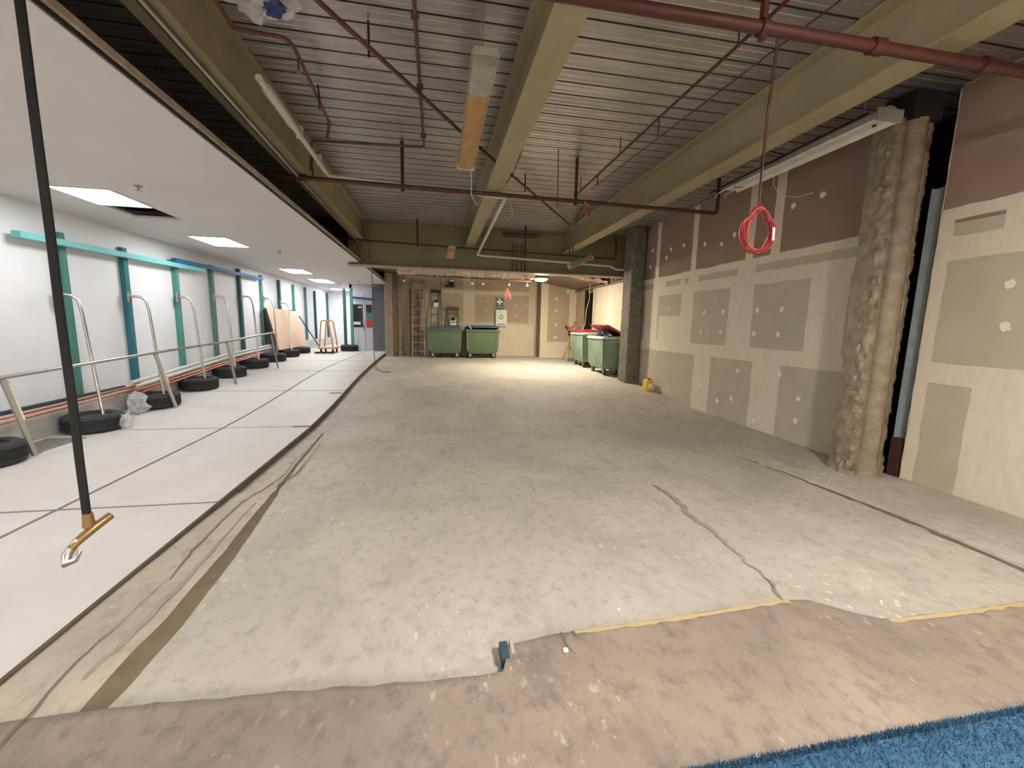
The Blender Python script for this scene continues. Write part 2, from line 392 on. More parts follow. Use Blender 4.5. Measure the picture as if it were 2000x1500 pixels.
ribbon([(2.05, 3.5), (2.08, 3.35), (2.07, 3.07), (2.01, 2.83), (2.03, 2.54), (1.99, 2.24), (1.98, 2.04), (1.91, 1.84)], 0.05, 0.006, M['crack_soft'], 'crack', floor)
ribbon([(1.97, 2.0), (1.90, 1.80)], 0.007, 0.009, M['crack'], 'crack', floor)
ribbon([(0.58, 1.715), (0.58, 1.645), (0.605, 1.575)], 0.012, SL+.003, M['crack'], 'crack', floor)
ribbon([(0.64, 1.715), (0.64, 1.665)], 0.01, SL+.003, M['crack'], 'crack', floor)
# raised strip beside the plasterboard wall
def rs_edge(y): return interp([(1.0, 3.74), (1.85, 3.75), (2.6, 3.77), (3.08, 3.71), (3.7, 3.66), (4.2, 3.55), (5.2, 3.4)], y)
b = MB(); rows = []
for y in yrange(YB, 5.2, 0.06):
    h = interp([(1.8, 0.034), (2.6, 0.026), (3.6, 0.014), (4.4, 0.006), (5.2, 0.0)], y)+0.003*noise.noise(Vector((y*5, 0, 3)))
    h = max(h, 0.001); x = rs_edge(y)+0.012*noise.noise(Vector((y*6, 4, 0)))
    rows.append([Vector((x-0.006, y, -0.01)), Vector((x, y, h*0.85)), Vector((x+0.02, y, h)), Vector((XW+0.02, y, h))])
b.grid(rows); b.build('raised_strip', M['floor'], floor, smooth=True)
ribbon([(3.725, 0.9), (3.73, 1.85), (3.75, 2.6), (3.695, 3.08), (3.645, 3.67), (3.54, 4.2)], 0.06, 0.006, M['kerb_dark'], 'crack', floor)  # dark brown band along the raised strip's edge, wider near the camera
# dark cast-in plate and pale mortar patch by the slab edge
b = MB(); b.box(0.276, 0.314, 1.60, 1.70, 0.0, SL+.003); b.build('cast_in_plate', M['timber_dark'], floor, bevel=0.003)
b = MB(); b.box(0.324, 0.340, 1.625, 1.715, 0.0, SL+.005); b.build('cast_in_plate', M['strip'], floor, bevel=0.003)
for x, y, s_, lb in ((0.566, 1.60, 0.014, 'white pebble of concrete beside the short crack at the slab edge'), (2.35, 2.5, 0.008, 'tiny pale concrete chip right of the long crack'), (1.3, 3.9, 0.008, 'tiny pale concrete chip in the middle of the bare floor'), (2.45, 1.72, 0.01, 'pale concrete chip beside the right stretch of yellow line'), (0.95, 1.88, 0.01, 'pale concrete chip just beyond the left stretch of yellow line')):
    b = MB(); b.lathe([(s_*.5, 0), (s_, s_*.4), (s_*.8, s_*.9), (s_*.2, s_*1.1)], 7, Matrix.Translation((x, y, SL-.001 if y < interp(EDGE, x) else zf(y)+.002)))
    tag(b.build('concrete_chip', M['compound_w']), lb, 'chip')

# ---- corridor floor: boards over a grey base
ys = yrange(YB, 20.2, 0.4)
b = MB(); b.grid([[Vector((x, y, zt(y)-0.006)) for x in (XL-0.05, -3.0, KX-0.005)] for y in ys])
cfl = struct(b.build('floor', M['seam']))
def seamx(y): return interp([(3, -2.80), (6, -2.80), (10.8, -2.68), (13.8, -2.50), (20, -2.3)], y)
rowsY = [YB, -3.9, -1.45, 1.0, 3.48, 5.95, 8.22, 10.32, 12.2, 14.4, 17.0, 20.2]
for a, c in zip(rowsY, rowsY[1:]):
    for side in (0, 1):
        b = MB(); g = 0.018; top = []; bot = []
        for y in yrange(a+g, c-g, 0.4):
            x0, x1 = (XL+0.01, seamx(y)-g) if side == 0 else (seamx(y)+g, KX-0.012)
            top.append([Vector((x0, y, zt(y))), Vector((x1, y, zt(y)))]); bot.append([Vector((x0, y, zt(y)-0.009)), Vector((x1, y, zt(y)-0.009))])
        secs = [[t[0], t[1], q[1], q[0]] for t, q in zip(top, bot)]
        b.loft(secs); b.build('floor_board', M['tile'], cfl)
b = MB(); b.loft([[Vector((KX-0.016, y, zt(y)+0.003)), Vector((KX+0.002, y, zt(y)+0.001)), Vector((KX+0.012+0.004*noise.noise(Vector((y*4, 0, 0))), y, zf(y)-0.01)), Vector((KX-0.016, y, zf(y)-0.01))] for y in yrange(YB, 14.4, 0.2)])
b.build('kerb_edge', M['kerb'], cfl)
for x0, x1, yy in ((-1.93, -1.73, 5.93), (-1.95, -1.74, 8.0)):
    b = MB(); b.hexa([Vector(p) for p in ((x0, yy-.03, zt(yy)), (x1, yy-.03, zt(yy)), (x1, yy+.03, zt(yy)), (x0, yy+.03, zt(yy)), (x0, yy-.03, zt(yy)+.006), (x1, yy-.03, zt(yy)+.006), (x1, yy+.03, zt(yy)+.006), (x0, yy+.03, zt(yy)+.006))])
    b.build('seam_tape', M['seam'], cfl)

# ---- steel deck: one pan between each pair of ribs
b = MB(); b.box(-5.2, 5.4, YB-0.1, 10.6, 3.806, 3.9); ceil = struct(b.build('ceiling', M['deck_void']))
b = MB(); prof = [(-0.074, 0.055), (-0.0895, 0.0), (-0.05, 0.0), (-0.044, 0.005), (-0.036, 0.005), (-0.03, 0.0), (0.03, 0.0), (0.036, 0.005), (0.044, 0.005), (0.05, 0.0), (0.0895, 0.0), (0.074, 0.055)]
b.grid([[Vector((x, p[0], p[1])) for p in prof] for x in (-5.1, -3, -1, 1, 3, 5.3)])
pan = b.mesh('deck_pan', M['deck'])
y = 3.35
k0 = int((YB-3.35)/0.2)
for k in range(k0, 34):
    instance('deck_pan', pan, (0, 3.35+0.2*k, D), ceil)

# ---- low corridor ceiling with a cut-out beside the first light panel
def cells(name, xcuts, ycuts, z0, z1, skip, m):
    b = MB()
    for i in range(len(xcuts)-1):
        for j in range(len(ycuts)-1):
            if (i, j) in skip: continue
            b.box(xcuts[i], xcuts[i+1], ycuts[j], ycuts[j+1], z0, z1)
    return b.build(name, m)
lowc = struct(cells('ceiling', [XL-0.05, -3.94, -3.40, KX], [YB, 6.0, 6.60, 20.2], LC, LC+0.03, {(1, 1)}, M['low_ceiling']))
b = MB(); b.box(-4.1, -3.2, 5.85, 6.75, LC+0.12, LC+0.14); b.build('void_dark_sheet', M['black'], lowc)  # black sheet above the cut-out, standing in for the darkness of the void
b = MB(); b.box(KX+0.002, KX+0.012, YB, 14.6, LC+0.008, LC+0.025); b.build('shadow_gap', M['black'], lowc)
b = MB(); b.loft([[Vector((KX+0.0+dx, y, LC+dz+0.004*noise.noise(Vector((y*3, dx*9, 0))))) for dx, dz in ((0.012, 0.03), (0.032, 0.032), (0.03, 0.075), (0.012, 0.075))] for y in yrange(YB, 14.6, 0.3)])
b.build('edge_strip', M['edge_trim'], lowc)
b = MB(); b.box(-4.40, -4.395, YB, 20, LC-0.0015, LC); b.build('board_joint', M['wall_white'], lowc)

# ---- corridor walls
b = MB(); b.box(XL-0.1, XL, YB, 20.2, -0.1, D+0.1); wl = struct(b.build('wall_left', M['wall_white']))
b = MB(); b.loft([[Vector((XL, y, zt(y)-0.02)), Vector((XL+0.17, y, zt(y)-0.02)), Vector((XL+0.16, y, zt(y)+0.30)), Vector((XL, y, zt(y)+0.31))] for y in yrange(YB, 20.0, 0.5)])
b.build('wall_hob', M['hob'], wl)
b = MB(); b.box(XL, -3.0, 19.9, 20.0, 0.3, LC); struct(b.build('wall_end', M['wall_white']))
b = MB(); b.box(-3.06, -2.98, 15.85, 19.9, 0.3, LC); struct(b.build('wall_end', M['wall_white']))
b = MB(); b.box(-3.06, -1.3, 15.85, 15.95, 0.3, LC); wdoor = struct(b.build('wall_end', M['door_white']))
b = MB(); b.box(-1.68, -1.60, 14.55, 15.9, 0.2, LC+0.2); struct(b.build('wall_corner', M['wall_white']))
# double door in the end wall
d1 = struct(thing('door_1', (-2.62, 15.85, zt(15.8)), '', '')); del d1['label']; del d1['category']
b = MB(); b.box(-3.02, -2.545, 15.80, 15.86, zt(15.8), 2.50); b.build('door_leaf', M['door_white'], d1, bevel=0.004)
b = MB(); b.box(-2.53, -2.05, 15.80, 15.86, zt(15.8), 2.50); b.build('door_leaf', M['door_white'], d1, bevel=0.004)
b = MB(); b.tube([(-2.59, 15.79, 1.22), (-2.59, 15.74, 1.22), (-2.59, 15.74, 1.42), (-2.59, 15.79, 1.42)], 0.012, 6); b.build('door_handle', M['black'], d1)
# slate grey panel
b = MB(); b.box(-2.20, -1.70, 15.40, 15.45, zt(15.4), LC-0.1); b.box(-2.20, -2.15, 15.45, 15.85, zt(15.4), LC-0.1)
tag(b.build('partition_panel', M['grey_panel'], bevel=0.004), 'tall slate grey partition panel at the far end of the corridor', 'panel')

# ---- plasterboard wall on the right
def rag(y0, y1, z0, z1, amp, st=0.12):
    P = []
    def seg(a, c):
        n = max(1, int(math.hypot(c[0]-a[0], c[1]-a[1])/st))
        for i in range(n): P.append((lerp(a[0], c[0], i/n), lerp(a[1], c[1], i/n)))
    seg((y0, z0), (y1, z0)); seg((y1, z0), (y1, z1)); seg((y1, z1), (y0, z1)); seg((y0, z1), (y0, z0))
    return [(a+amp*noise.noise(Vector((a*5.1+3, c*5.3, 1.7))), c+amp*noise.noise(Vector((a*5.7, c*5.9+9, 4.1)))) for a, c in P]
def xface(X): return lambda a, c, t: Vector((X-t, a, c))
def yface(Y): return lambda a, c, t: Vector((a, Y-t, c))
class Wall:
    def __init__(s, parent, fn): s.p = parent; s.fn = fn; s.k = 0
    def board(s, a0, a1, c0, c1, m, name='plasterboard'):
        b = MB(); b.prism([(a0+.002, c0+.002), (a1-.002, c0+.002), (a1-.002, c1-.002), (a0+.002, c1-.002)], s.fn, -0.013, 0.0); b.build(name, m, s.p)
    def band(s, a0, a1, c0, c1, m=None, amp=0.014):
        s.k += 1
        b = MB(); t1 = 0.0011+0.00009*s.k; horiz = (a1-a0) > (c1-c0); L_ = (a1-a0) if horiz else (c1-c0); n = max(2, int(L_/0.11)); secs = []
        for i in range(n+1):
            u = i/n; k1 = amp*noise.noise(Vector((u*L_*4.3, s.k*3.7, 1.1))); k2 = amp*noise.noise(Vector((u*L_*4.9, s.k*2.3, 7.7)))
            if horiz: q = [(lerp(a0, a1, u), c0+k1), (lerp(a0, a1, u), c1+k2)]
            else: q = [(a0+k1, lerp(c0, c1, u)), (a1+k2, lerp(c0, c1, u))]
            secs.append([s.fn(q[0][0], q[0][1], -0.002), s.fn(q[1][0], q[1][1], -0.002), s.fn(q[1][0], q[1][1], t1), s.fn(q[0][0], q[0][1], t1)])
        b.loft(secs); b.build('joint_compound', m or M['compound'], s.p)
    def dab(s, a, c, r=0.04, m=None):
        n = 10; P = [(a+r*(0.75+0.5*noise.noise(Vector((a*7+math.cos(i), c*7, i*.9))))*math.cos(2*PI*i/n), c+r*(0.8+0.5*noise.noise(Vector((a*3, c*9+math.sin(i), i*.7))))*math.sin(2*PI*i/n)) for i in range(n)]
        b = MB(); b.prism(P, s.fn, -0.001, 0.0062); b.build('filler_dab', m or M['compound_w'], s.p)

# far stretch
b = MB(); b.box(XW+0.014, XW+0.06, 3.76, 9.6, -0.05, D); wr = struct(b.build('wall_right', M['paper_edge']))
W = Wall(wr, xface(XW))
for a0, a1 in ((3.76, 5.22), (5.22, 6.70), (6.70, 9.55)): W.board(a0, a1, 0.02, 1.17, M['board'])
for a0, a1 in ((3.76, 4.38), (4.38, 5.87), (5.87, 7.35), (7.35, 9.55)): W.board(a0, a1, 1.17, 2.50, M['board'])
for a0, a1 in ((3.76, 5.26), (5.26, 5.78), (5.78, 7.20), (7.20, 8.50), (8.50, 9.55)): W.board(a0, a1, 2.50, 3.73, M['board_pink'])
# horizontal compound
W.band(3.78, 9.5, 1.03, 1.24); W.band(3.78, 9.5, 2.18, 2.36); W.band(3.78, 9.5, 2.47, 2.58)
# vertical compound below, middle, top
for a0, a1, c0, c1 in ((4.96, 5.49, 0.03, 1.05), (6.46, 6.94, 0.03, 1.05), (5.60, 6.13, 1.2, 2.2), (4.12, 4.64, 1.2, 2.2), (7.10, 7.50, 1.2, 2.2),
                       (8.35, 8.9, 1.2, 2.3), (7.5, 8.3, 1.2, 1.75),
                       (5.62, 6.0, 2.3, 2.5), (7.0, 7.3, 2.3, 2.5), (8.1, 8.6, 2.3, 2.5), (7.45, 7.56, 2.3, 2.5),
                       (5.20, 5.36, 2.55, 3.73), (5.70, 5.86, 2.55, 3.73), (7.12, 7.27, 2.55, 3.73), (8.42, 8.56, 2.55, 3.73)):
    W.band(a0, a1, c0, c1)
for a, c in ((5.78, 0.86), (5.86, 0.40), (6.2, 0.30), (4.62, 0.62), (4.62, 0.32), (4.96, 0.9), (5.35, 0.15), (6.7, 0.5),
             (5.05, 1.80), (5.07, 1.45), (5.50, 1.80), (5.52, 1.46), (6.25, 1.80), (6.27, 1.46), (6.75, 1.80), (6.80, 1.46), (7.9, 1.9),
             (4.62, 3.18), (5.05, 3.16), (6.45, 2.92), (6.15, 3.02), (6.9, 3.0), (7.55, 3.10), (8.0, 3.1), (8.15, 2.95), (8.75, 3.2), (8.8, 2.85)):
    W.dab(a, c, 0.045 if c < 2.5 else 0.05)
# near stretch
b = MB(); b.box(XW+0.014, XW+0.06, YB, 3.30, -0.05, D); wr2 = struct(b.build('wall_right', M['paper_edge']))
W = Wall(wr2, xface(XW))
for a0, a1 in ((2.75, 3.31), (0.0, 2.75), (-3, 0.0), (-6.9, -3)): W.board(a0, a1, 0.02, 1.15, M['board'])
for a0, a1 in ((2.0, 3.31), (-1, 2.0), (-6.9, -1)): W.board(a0, a1, 1.15, 2.52, M['board'])
for a0, a1 in ((1.3, 3.31), (-1.5, 1.3), (-6.9, -1.5)): W.board(a0, a1, 2.52, 3.73, M['board_pink'])
W.band(-3, 3.30, 1.04, 1.23); W.band(-3, 3.30, 2.19, 2.40); W.band(-3, 3.30, 2.55, 2.66)
for a0, a1, c0, c1 in ((3.20, 3.305, 0.03, 2.6), (2.2, 2.86, 0.03, 1.06), (2.2, 2.84, 2.37, 2.56), (0.5, 1.0, 0.03, 1.06), (0.0, 0.6, 1.2, 2.2)): W.band(a0, a1, c0, c1)
for a, c in ((2.73, 1.93), (2.71, 1.58), (1.7, 1.9), (1.7, 1.55)): W.dab(a, c, 0.05)
b = MB(); b.loft([[Vector((XW-0.001, 3.305, z)), Vector((XW+0.03, 3.305, z)), Vector((XW+0.03, 3.314+0.004*noise.noise(Vector((z*9, 0, 0))), z)), Vector((XW-0.001, 3.314+0.006*noise.noise(Vector((z*7, 0, 4))), z))] for z in yrange(0.02, 3.72, 0.06)])
b.build('torn_edge', M['paper_edge'], wr2)
# dark cavity behind the gap
b = MB(); b.box(5.25, 5.3, 2.8, 4.6, -0.05, D); struct(b.build('wall_cavity', M['void']))
b = MB(); b.box(4.78, 5.25, 2.75, 2.8, -0.05, D); b.box(4.78, 5.25, 4.5, 4.55, -0.05, D); struct(b.build('wall_cavity', M['void']))
b = MB(); b.box(XW-0.02, 5.3, 3.2, 4.5, -0.06, 0.001); struct(b.build('floor', M['floor']))

# ---- alcove behind the girder
BY = 14.5
b = MB(); b.box(-1.70, 3.55, BY+0.014, BY+0.1, 0.2, 3.2); wb = struct(b.build('wall_back', M['paper_edge']))
W = Wall(wb, yface(BY))
for a0, a1 in ((-1.65, -0.1), (-0.1, 1.1), (1.1, 2.3), (2.3, 3.5)):
    W.board(a0, a1, 0.38, 1.52, M['tan_board']); W.board(a0, a1, 1.52, 2.58, M['tan_board']); W.board(a0, a1, 2.58, 3.15, M['tan_board'])
W.band(0.1, 3.45, 1.46, 1.58, M['tan_comp']); W.band(0.0, 3.45, 2.52, 2.66, M['tan_comp']); W.band(0.9, 1.30, 0.42, 3.1, M['tan_comp'])
W.band(2.9, 3.42, 0.42, 1.5, M['cream']); W.band(2.0, 2.9, 0.42, 1.5, M['cream']); W.band(3.2, 3.45, 1.5, 3.1, M['tan_comp']); W.band(-0.35, 0.05, 0.42, 2.6, M['tan_comp'])
for a, c in ((2.75, 2.2), (2.75, 1.85), (3.1, 2.2), (1.7, 2.3), (1.7, 2.0), (2.7, 1.0), (2.7, 0.7)): W.dab(a, c, 0.05, M['tan_comp'])
BY2 = 13.95
b = MB(); b.box(3.50, 4.80, BY2+0.014, BY2+0.6, 0.2, 3.2); wb2 = struct(b.build('wall_back', M['soffit']))
W = Wall(wb2, yface(BY2))
W.board(3.50, 4.80, 0.38, 1.55, M['tan_board']); W.board(3.50, 4.80, 1.55, 3.15, M['tan_board'])
W.band(3.51, 3.76, 0.4, 3.1, M['cream']); W.band(3.7, 4.78, 0.4, 0.96, M['cream']); W.band(4.52, 4.78, 0.9, 2.75, M['cream'])
for c in (2.42, 2.02, 1.55, 1.12): W.dab(4.06, c, 0.07, M['cream'])
for c in (2.7,): W.dab(4.45, c, 0.1, M['cream'])
# right-hand wall of the alcove with an open doorway
b = MB(); b.box(4.764, 4.82, 9.6, 12.35, 0.1, 2.72); wra = struct(b.build('wall_right', M['paper_edge']))
W = Wall(wra, xface(4.75)); W.board(9.6, 11.0, 0.2, 2.72, M['cream']); W.board(11.0, 12.35, 0.2, 2.72, M['cream'])
W.band(10.8, 11.2, 0.3, 2.6, M['compound'])
for a, c in ((11.9, 2.1), (11.9, 1.75), (11.9, 1.4), (11.5, 2.1)): W.dab(a, c, 0.05)
b = MB(); b.box(4.764, 4.82, 13.25, 14.0, 0.1, 2.66); struct(b.build('wall_right', M['tan_board']))
b = MB(); b.box(5.4, 5.45, 12, 14, 0.1, 2.7); b.box(4.82, 5.45, 13.3, 13.35, 0.1, 2.7); b.box(4.82, 5.45, 12.2, 12.25, 0.1, 2.7); struct(b.build('wall_cavity', M['void']))
b = MB(); b.box(4.70, 4.83, 9.6, 14.0, 2.66, 2.72); struct(b.build('trim_1', M['soffit']))
b = MB(); b.box(4.95, 5.0, 9.6, 14.6, 2.6, 3.4); bulk = struct(b.build('wall_bulkhead', M['tan_board']))
for k in range(8):
    b = MB(); b.box(4.86, 4.95, 9.9+k*0.45, 9.98+k*0.45, 2.7, 3.2); b.build('stud', M['tan_comp'], bulk)
b = MB(); b.box(-1.9, 5.1, 10.42, 15.0, 3.12, 3.2); struct(b.build('ceiling', M['soffit']))
b = MB(); b.box(4.66, 5.3, 8.9, 14.6, 0.0, 0.1); struct(b.build('floor', M['void']))
# ribbed sloping soffit in the right corner
sof = struct(thing('ceiling', (3.9, 12.5, 2.8), '', '')); del sof['label']; del sof['category']
for k in range(12):
    t0 = k/12; t1 = (k+0.82)/12
    x0, x1 = lerp(2.85, 4.72, t0), lerp(2.85, 4.72, t1); z0, z1 = lerp(3.06, 2.74, t0), lerp(3.06, 2.74, t1)
    b = MB(); b.hexa([Vector(p) for p in ((x0, 11.4, z0), (x1, 11.4, z1), (x1, 13.94, z1), (x0, 13.94, z0), (x0, 11.4, z0+.03), (x1, 11.4, z1+.03), (x1, 13.94, z1+.03), (x0, 13.94, z0+.03))])
    b.build('soffit_slat', M['soffit'], sof)
b = MB(); b.hexa([Vector(p) for p in ((2.8, 11.4, 3.1), (4.75, 11.4, 2.78), (4.75, 13.94, 2.78), (2.8, 13.94, 3.1), (2.8, 11.4, 3.13), (4.75, 11.4, 2.82), (4.75, 13.94, 2.82), (2.8, 13.94, 3.13))]); b.build('soffit_backing', M['void'], sof)
# closing walls behind the photographer
b = MB(); b.box(-5.0, 5.2, YB-0.1, YB, -0.1, D+0.1); struct(b.build('wall_behind', M['cream']))
# ================================================================== STEELWORK
def ibeam(x0, x1, zb, label):
    t = thing('steel_beam', ((x0+x1)/2, 1.5, zb), label, 'beam', 'painted beams under the deck'); xm = (x0+x1)/2
    MB().box(xm-.008, xm+.008, YB, 10.118, zb+.018, D-.022).build('web', M['beam'], t)
    MB().box(x0, x1, YB, 10.118, zb, zb+.018).build('bottom_flange', M['beam'], t, bevel=0.003)
    MB().box(x0, x1, YB, 10.015, D-.022, D-.003).build('top_flange', M['beam'], t, bevel=0.003)
    return t
bl_ = ibeam(-1.76, -1.54, 3.27, 'olive painted steel beam beside the dark gap over the low white ceiling')
ibeam(0.66, 0.88, 3.30, 'olive painted steel beam in the middle, beside the yellowed light')
ibeam(3.02, 3.26, 3.27, 'olive painted steel beam nearest the plasterboard wall')
g = thing('steel_girder', (1.5, 10.15, 2.75), 'deep olive plate girder crossing above the far alcove', 'girder')
MB().box(-1.95, 4.92, 10.12, 10.14, 2.78, D-.03).build('web', M['girder'], g)
MB().box(-1.95, 4.92, 9.99, 10.30, 2.75, 2.78).build('bottom_flange', M['edge_trim'], g, bevel=0.003)
MB().box(-1.95, 4.92, 10.02, 10.28, D-.03, D-.004).build('top_flange', M['girder'], g)
MB().box(-1.95, 4.92, 10.14, 10.41, 2.80, 3.2).build('back_plate', M['girder'], g)
b = MB()
def bolt(x, z): b.lathe([(0.024, 0), (0.024, 0.014), (0.014, 0.016), (0.014, 0.035)], 6, Matrix.Translation((x, 10.12, z)) @ Matrix.Rotation(PI/2, 4, 'X'))
for c in (1.80, 1.90, 2.02, 2.11):
    for k in range(11): bolt(c, 3.42-k*0.06)
for k in range(13): bolt(1.62+k*0.06, 3.60)
stuff(b.build('bolts', M['pipe_dark'], g))
MB().box(1.55, 2.45, 10.09, 10.12, 3.64, 3.68).build('cleat', M['pipe_dark'], g)
MB().box(-1.66, -1.52, 10.02, 10.11, 3.0, 3.72).build('stiffener', M['girder'], g)
MB().box(-1.53, -1.50, 9.99, 10.12, 2.95, D-.03).build('stiffener', M['girder'], g)
b = MB(); b.box(-5.0, -1.95, 10.3, 10.4, LC+.05, D); struct(b.build('wall_void', M['void']))

# sprayed steel column standing in front of the plasterboard gap
def sprayed_column(prof, z0, z1, amp, name, m, nz=90):
    b = MB(); secs = []
    P = []
    n = len(prof)
    for i in range(n):
        a = prof[i]; c = prof[(i+1) % n]; k = max(1, int(math.hypot(c[0]-a[0], c[1]-a[1])/0.022))
        for j in range(k): P.append((lerp(a[0], c[0], j/k), lerp(a[1], c[1], j/k), lerp(a[2], c[2], j/k)))
    cx = sum(p[0] for p in P)/len(P); cy_ = sum(p[1] for p in P)/len(P)
    for i in range(nz+1):
        z = lerp(z0, z1, i/nz); row = []
        for x, y, am in P:
            d = Vector((x-cx, y-cy_, 0)).normalized()
            f = 1.5 if z < z0+0.25 else 1.0
            q = amp*am*f*(0.7*noise.noise(Vector((x*22, y*22, z*11)))+0.6*noise.noise(Vector((x*50, y*50, z*30))))
            flare = 0.03*max(0, 1-(z-z0)/0.15)
            row.append(Vector((x, y, z))+d*(q+flare))
        secs.append(row)
    b.loft(secs); return b.build(name, m, smooth=True)
col = sprayed_column([(4.265, 3.62, 1.6), (4.27, 3.49, 2.2), (4.30, 3.455, 2.2), (4.335, 3.46, 1.8), (4.365, 3.53, 0.3), (4.395, 3.46, 0.05), (4.43, 3.42, 0.03), (4.47, 3.40, 0.03), (4.51, 3.40, 0.03), (4.56, 3.43, 0.05),
                      (4.59, 3.50, 0.8), (4.63, 3.47, 1.2), (4.68, 3.48, 1.2), (4.70, 3.56, 1.0), (4.69, 3.74, 0.5), (4.30, 3.74, 0.5)], -0.02, 3.50, 0.02, 'steel_column', M['column'], 130)
tag(col, 'rough sprayed column standing in the gap between the plasterboard walls', 'column')
b = MB(); b.box(4.36, 4.68, 3.42, 3.70, 3.49, 3.74)
tag(b.build('column_head', M['void']), 'dark steel head on top of the rough sprayed column', 'bracket')
col2 = sprayed_column([(4.36, 9.42, 1.0), (4.36, 9.02, 1.2), (4.40, 8.98, 0.8), (4.64, 8.98, 1.0), (4.67, 9.0, 1.0), (4.67, 9.42, 0.3)], 0.12, 3.74, 0.010, 'steel_column', M['column2'], 70)
tag(col2, 'dark square column beside the red-lidded bins', 'column')
for x0, x1, y0, y1, lb in ((-1.62, -1.40, 14.0, 14.3, 'rough brown column at the end of the corridor kerb'), (-1.24, -1.14, 14.25, 14.45, 'slim brown pier left of the aluminium ladder')):
    c_ = sprayed_column([(x0, y1, .6), (x0, y0, 1), (x1, y0, 1), (x1, y1, .6)], 0.38, 3.12, 0.012, 'concrete_pier', M['column'], 50)
    tag(c_, lb, 'column')
st = thing('wall_stud', (4.83, 3.42, 0.0), 'galvanised wall stud in the dark gap behind the rough column', 'stud')
MB().box(4.79, 4.795, 3.36, 3.46, 0.4, 2.9).build('web', M['stud'], st)
MB().box(4.745, 4.795, 3.455, 3.46, 0.4, 2.9).build('flange', M['stud'], st); MB().box(4.745, 4.795, 3.355, 3.36, 0.4, 2.9).build('flange', M['stud'], st)
for k in range(14): MB().box(4.785, 4.7895, 3.385, 3.44, 0.7+k*0.15, 0.715+k*0.15).build('rib', M['stud'], st)
MB().box(4.735, 4.81, 3.35, 3.47, 0.0, 0.42).build('foot_track', M['pipe_dark'], st)

# ================================================================== PIPES
def pipe(pts, r, m, name, label, cat='pipe', seg=10, group=None):
    return tag(MB().tube(pts, r, seg).build(name, m, smooth=True), label, cat, group)
def elbowed(pts, rad=0.05, n=4):
    out = [Vector(pts[0])]
    for a, p, c in zip(pts, pts[1:], pts[2:]):
        a, p, c = Vector(a), Vector(p), Vector(c)
        d1 = (a-p).normalized(); d2 = (c-p).normalized(); rr = min(rad, (a-p).length*.45, (c-p).length*.45)
        A = p+d1*rr; Cc = p+d2*rr
        for i in range(n+1):
            t = i/n; out.append(A*(1-t)**2+p*2*t*(1-t)+Cc*t*t)
    out.append(Vector(pts[-1])); return out
def pipe_thing(name, label, pts, r, m, hangers=(), hm=None, sockets=(), rad=0.05, hr=None, cat='pipe'):
    p0 = pts[0]; t = thing(name, p0, label, cat)
    MB().tube(elbowed(pts, rad), r, 12).build('tube', m, t, smooth=True)
    for (x, y, z) in hangers:
        MB().tube([(x, y, z-r-0.03), (x, y, D)], hr or 0.013, 8).build('hanger', hm or m, t, smooth=True)
        MB().tube([(x-.02, y, z), (x+.02, y, z)], r*1.35, 12).build('clamp', hm or m, t, smooth=True)
    for a, c in sockets:
        MB().tube([a, c], r*1.35, 12).build('socket', m, t, smooth=True)
    return t
pipe_thing('sprinkler_pipe', 'thick red sprinkler pipe crossing overhead nearest the camera', [(0.2, 2.33, 3.20), (1.82, 2.31, 3.195), (4.66, 2.29, 3.185)], 0.034, M['pipe_red'],
           [(1.82, 2.31, 3.195)], M['pipe_red'], [((2.55, 2.305, 3.193), (2.63, 2.305, 3.193)), ((3.38, 2.3, 3.19), (3.46, 2.3, 3.19))], hr=0.022)
pipe_thing('sprinkler_pipe', 'dark red sprinkler pipe on two rods crossing below the beams, with an upturned end', [(-2.6, 5.75, 3.245), (-0.42, 5.72, 3.215), (1.88, 5.72, 3.20), (4.06, 5.74, 3.19), (4.05, 5.74, 3.68)], 0.026, M['pipe_red'],
           [(-0.42, 5.72, 3.215), (1.88, 5.72, 3.20)], M['pipe_dark'], [((-1.66, 5.74, 3.23), (-1.56, 5.74, 3.23))], rad=0.06, hr=0.022)
pipe_thing('sprinkler_pipe', 'thin dark sprinkler pipe running in front of the deep girder', [(-2.1, 9.66, 3.25), (-0.42, 9.66, 3.21), (2.0, 9.66, 3.16), (4.24, 9.66, 3.12), (4.22, 9.66, 3.70)], 0.022, M['pipe_dark'],
           [(-0.41, 9.66, 3.21), (2.01, 9.66, 3.16)], M['pipe_dark'], rad=0.06, hr=0.020)
tD = pipe_thing('brace_pipe', 'long thin rusty pipe running diagonally under the deck behind the yellowed light', [(-1.03, 2.7, 3.54), (0.27, 4.86, 3.565), (2.68, 8.52, 3.58)], 0.018, M['pipe_brown'], rad=0.01)
for px, py in ((-0.5, 3.62), (1.32, 6.46)): MB().tube([(px, py, 3.50), (px, py, D)], 0.01, 6).build('hanger', M['pipe_dark'], tD)
tE = pipe_thing('sprinkler_pipe', 'thin rusty branch pipe with an elbow left of the yellowed light', [(-0.14, 2.4, 3.63), (-0.145, 5.52, 3.63), (-1.22, 5.62, 3.63), (-1.46, 5.64, 3.63), (-1.49, 5.66, 3.30)], 0.015, M['pipe_brown'], rad=0.05)
for yy in (3.3, 4.2, 5.2): MB().tube([(-0.17, yy, 3.63), (-0.115, yy, 3.63)], 0.026, 8).build('clamp', M['pipe_dark'], tE)
tF = pipe_thing('sprinkler_pipe', 'rusty branch pipe with sprinkler drops beside the left beam', [(-1.40, 3.05, 3.58), (-1.44, 3.63, 3.58), (-1.10, 3.66, 3.58), (-1.06, 3.72, 3.56), (-1.10, 4.95, 3.56), (-1.14, 5.0, 3.42)], 0.015, M['pipe_brown'], rad=0.04)
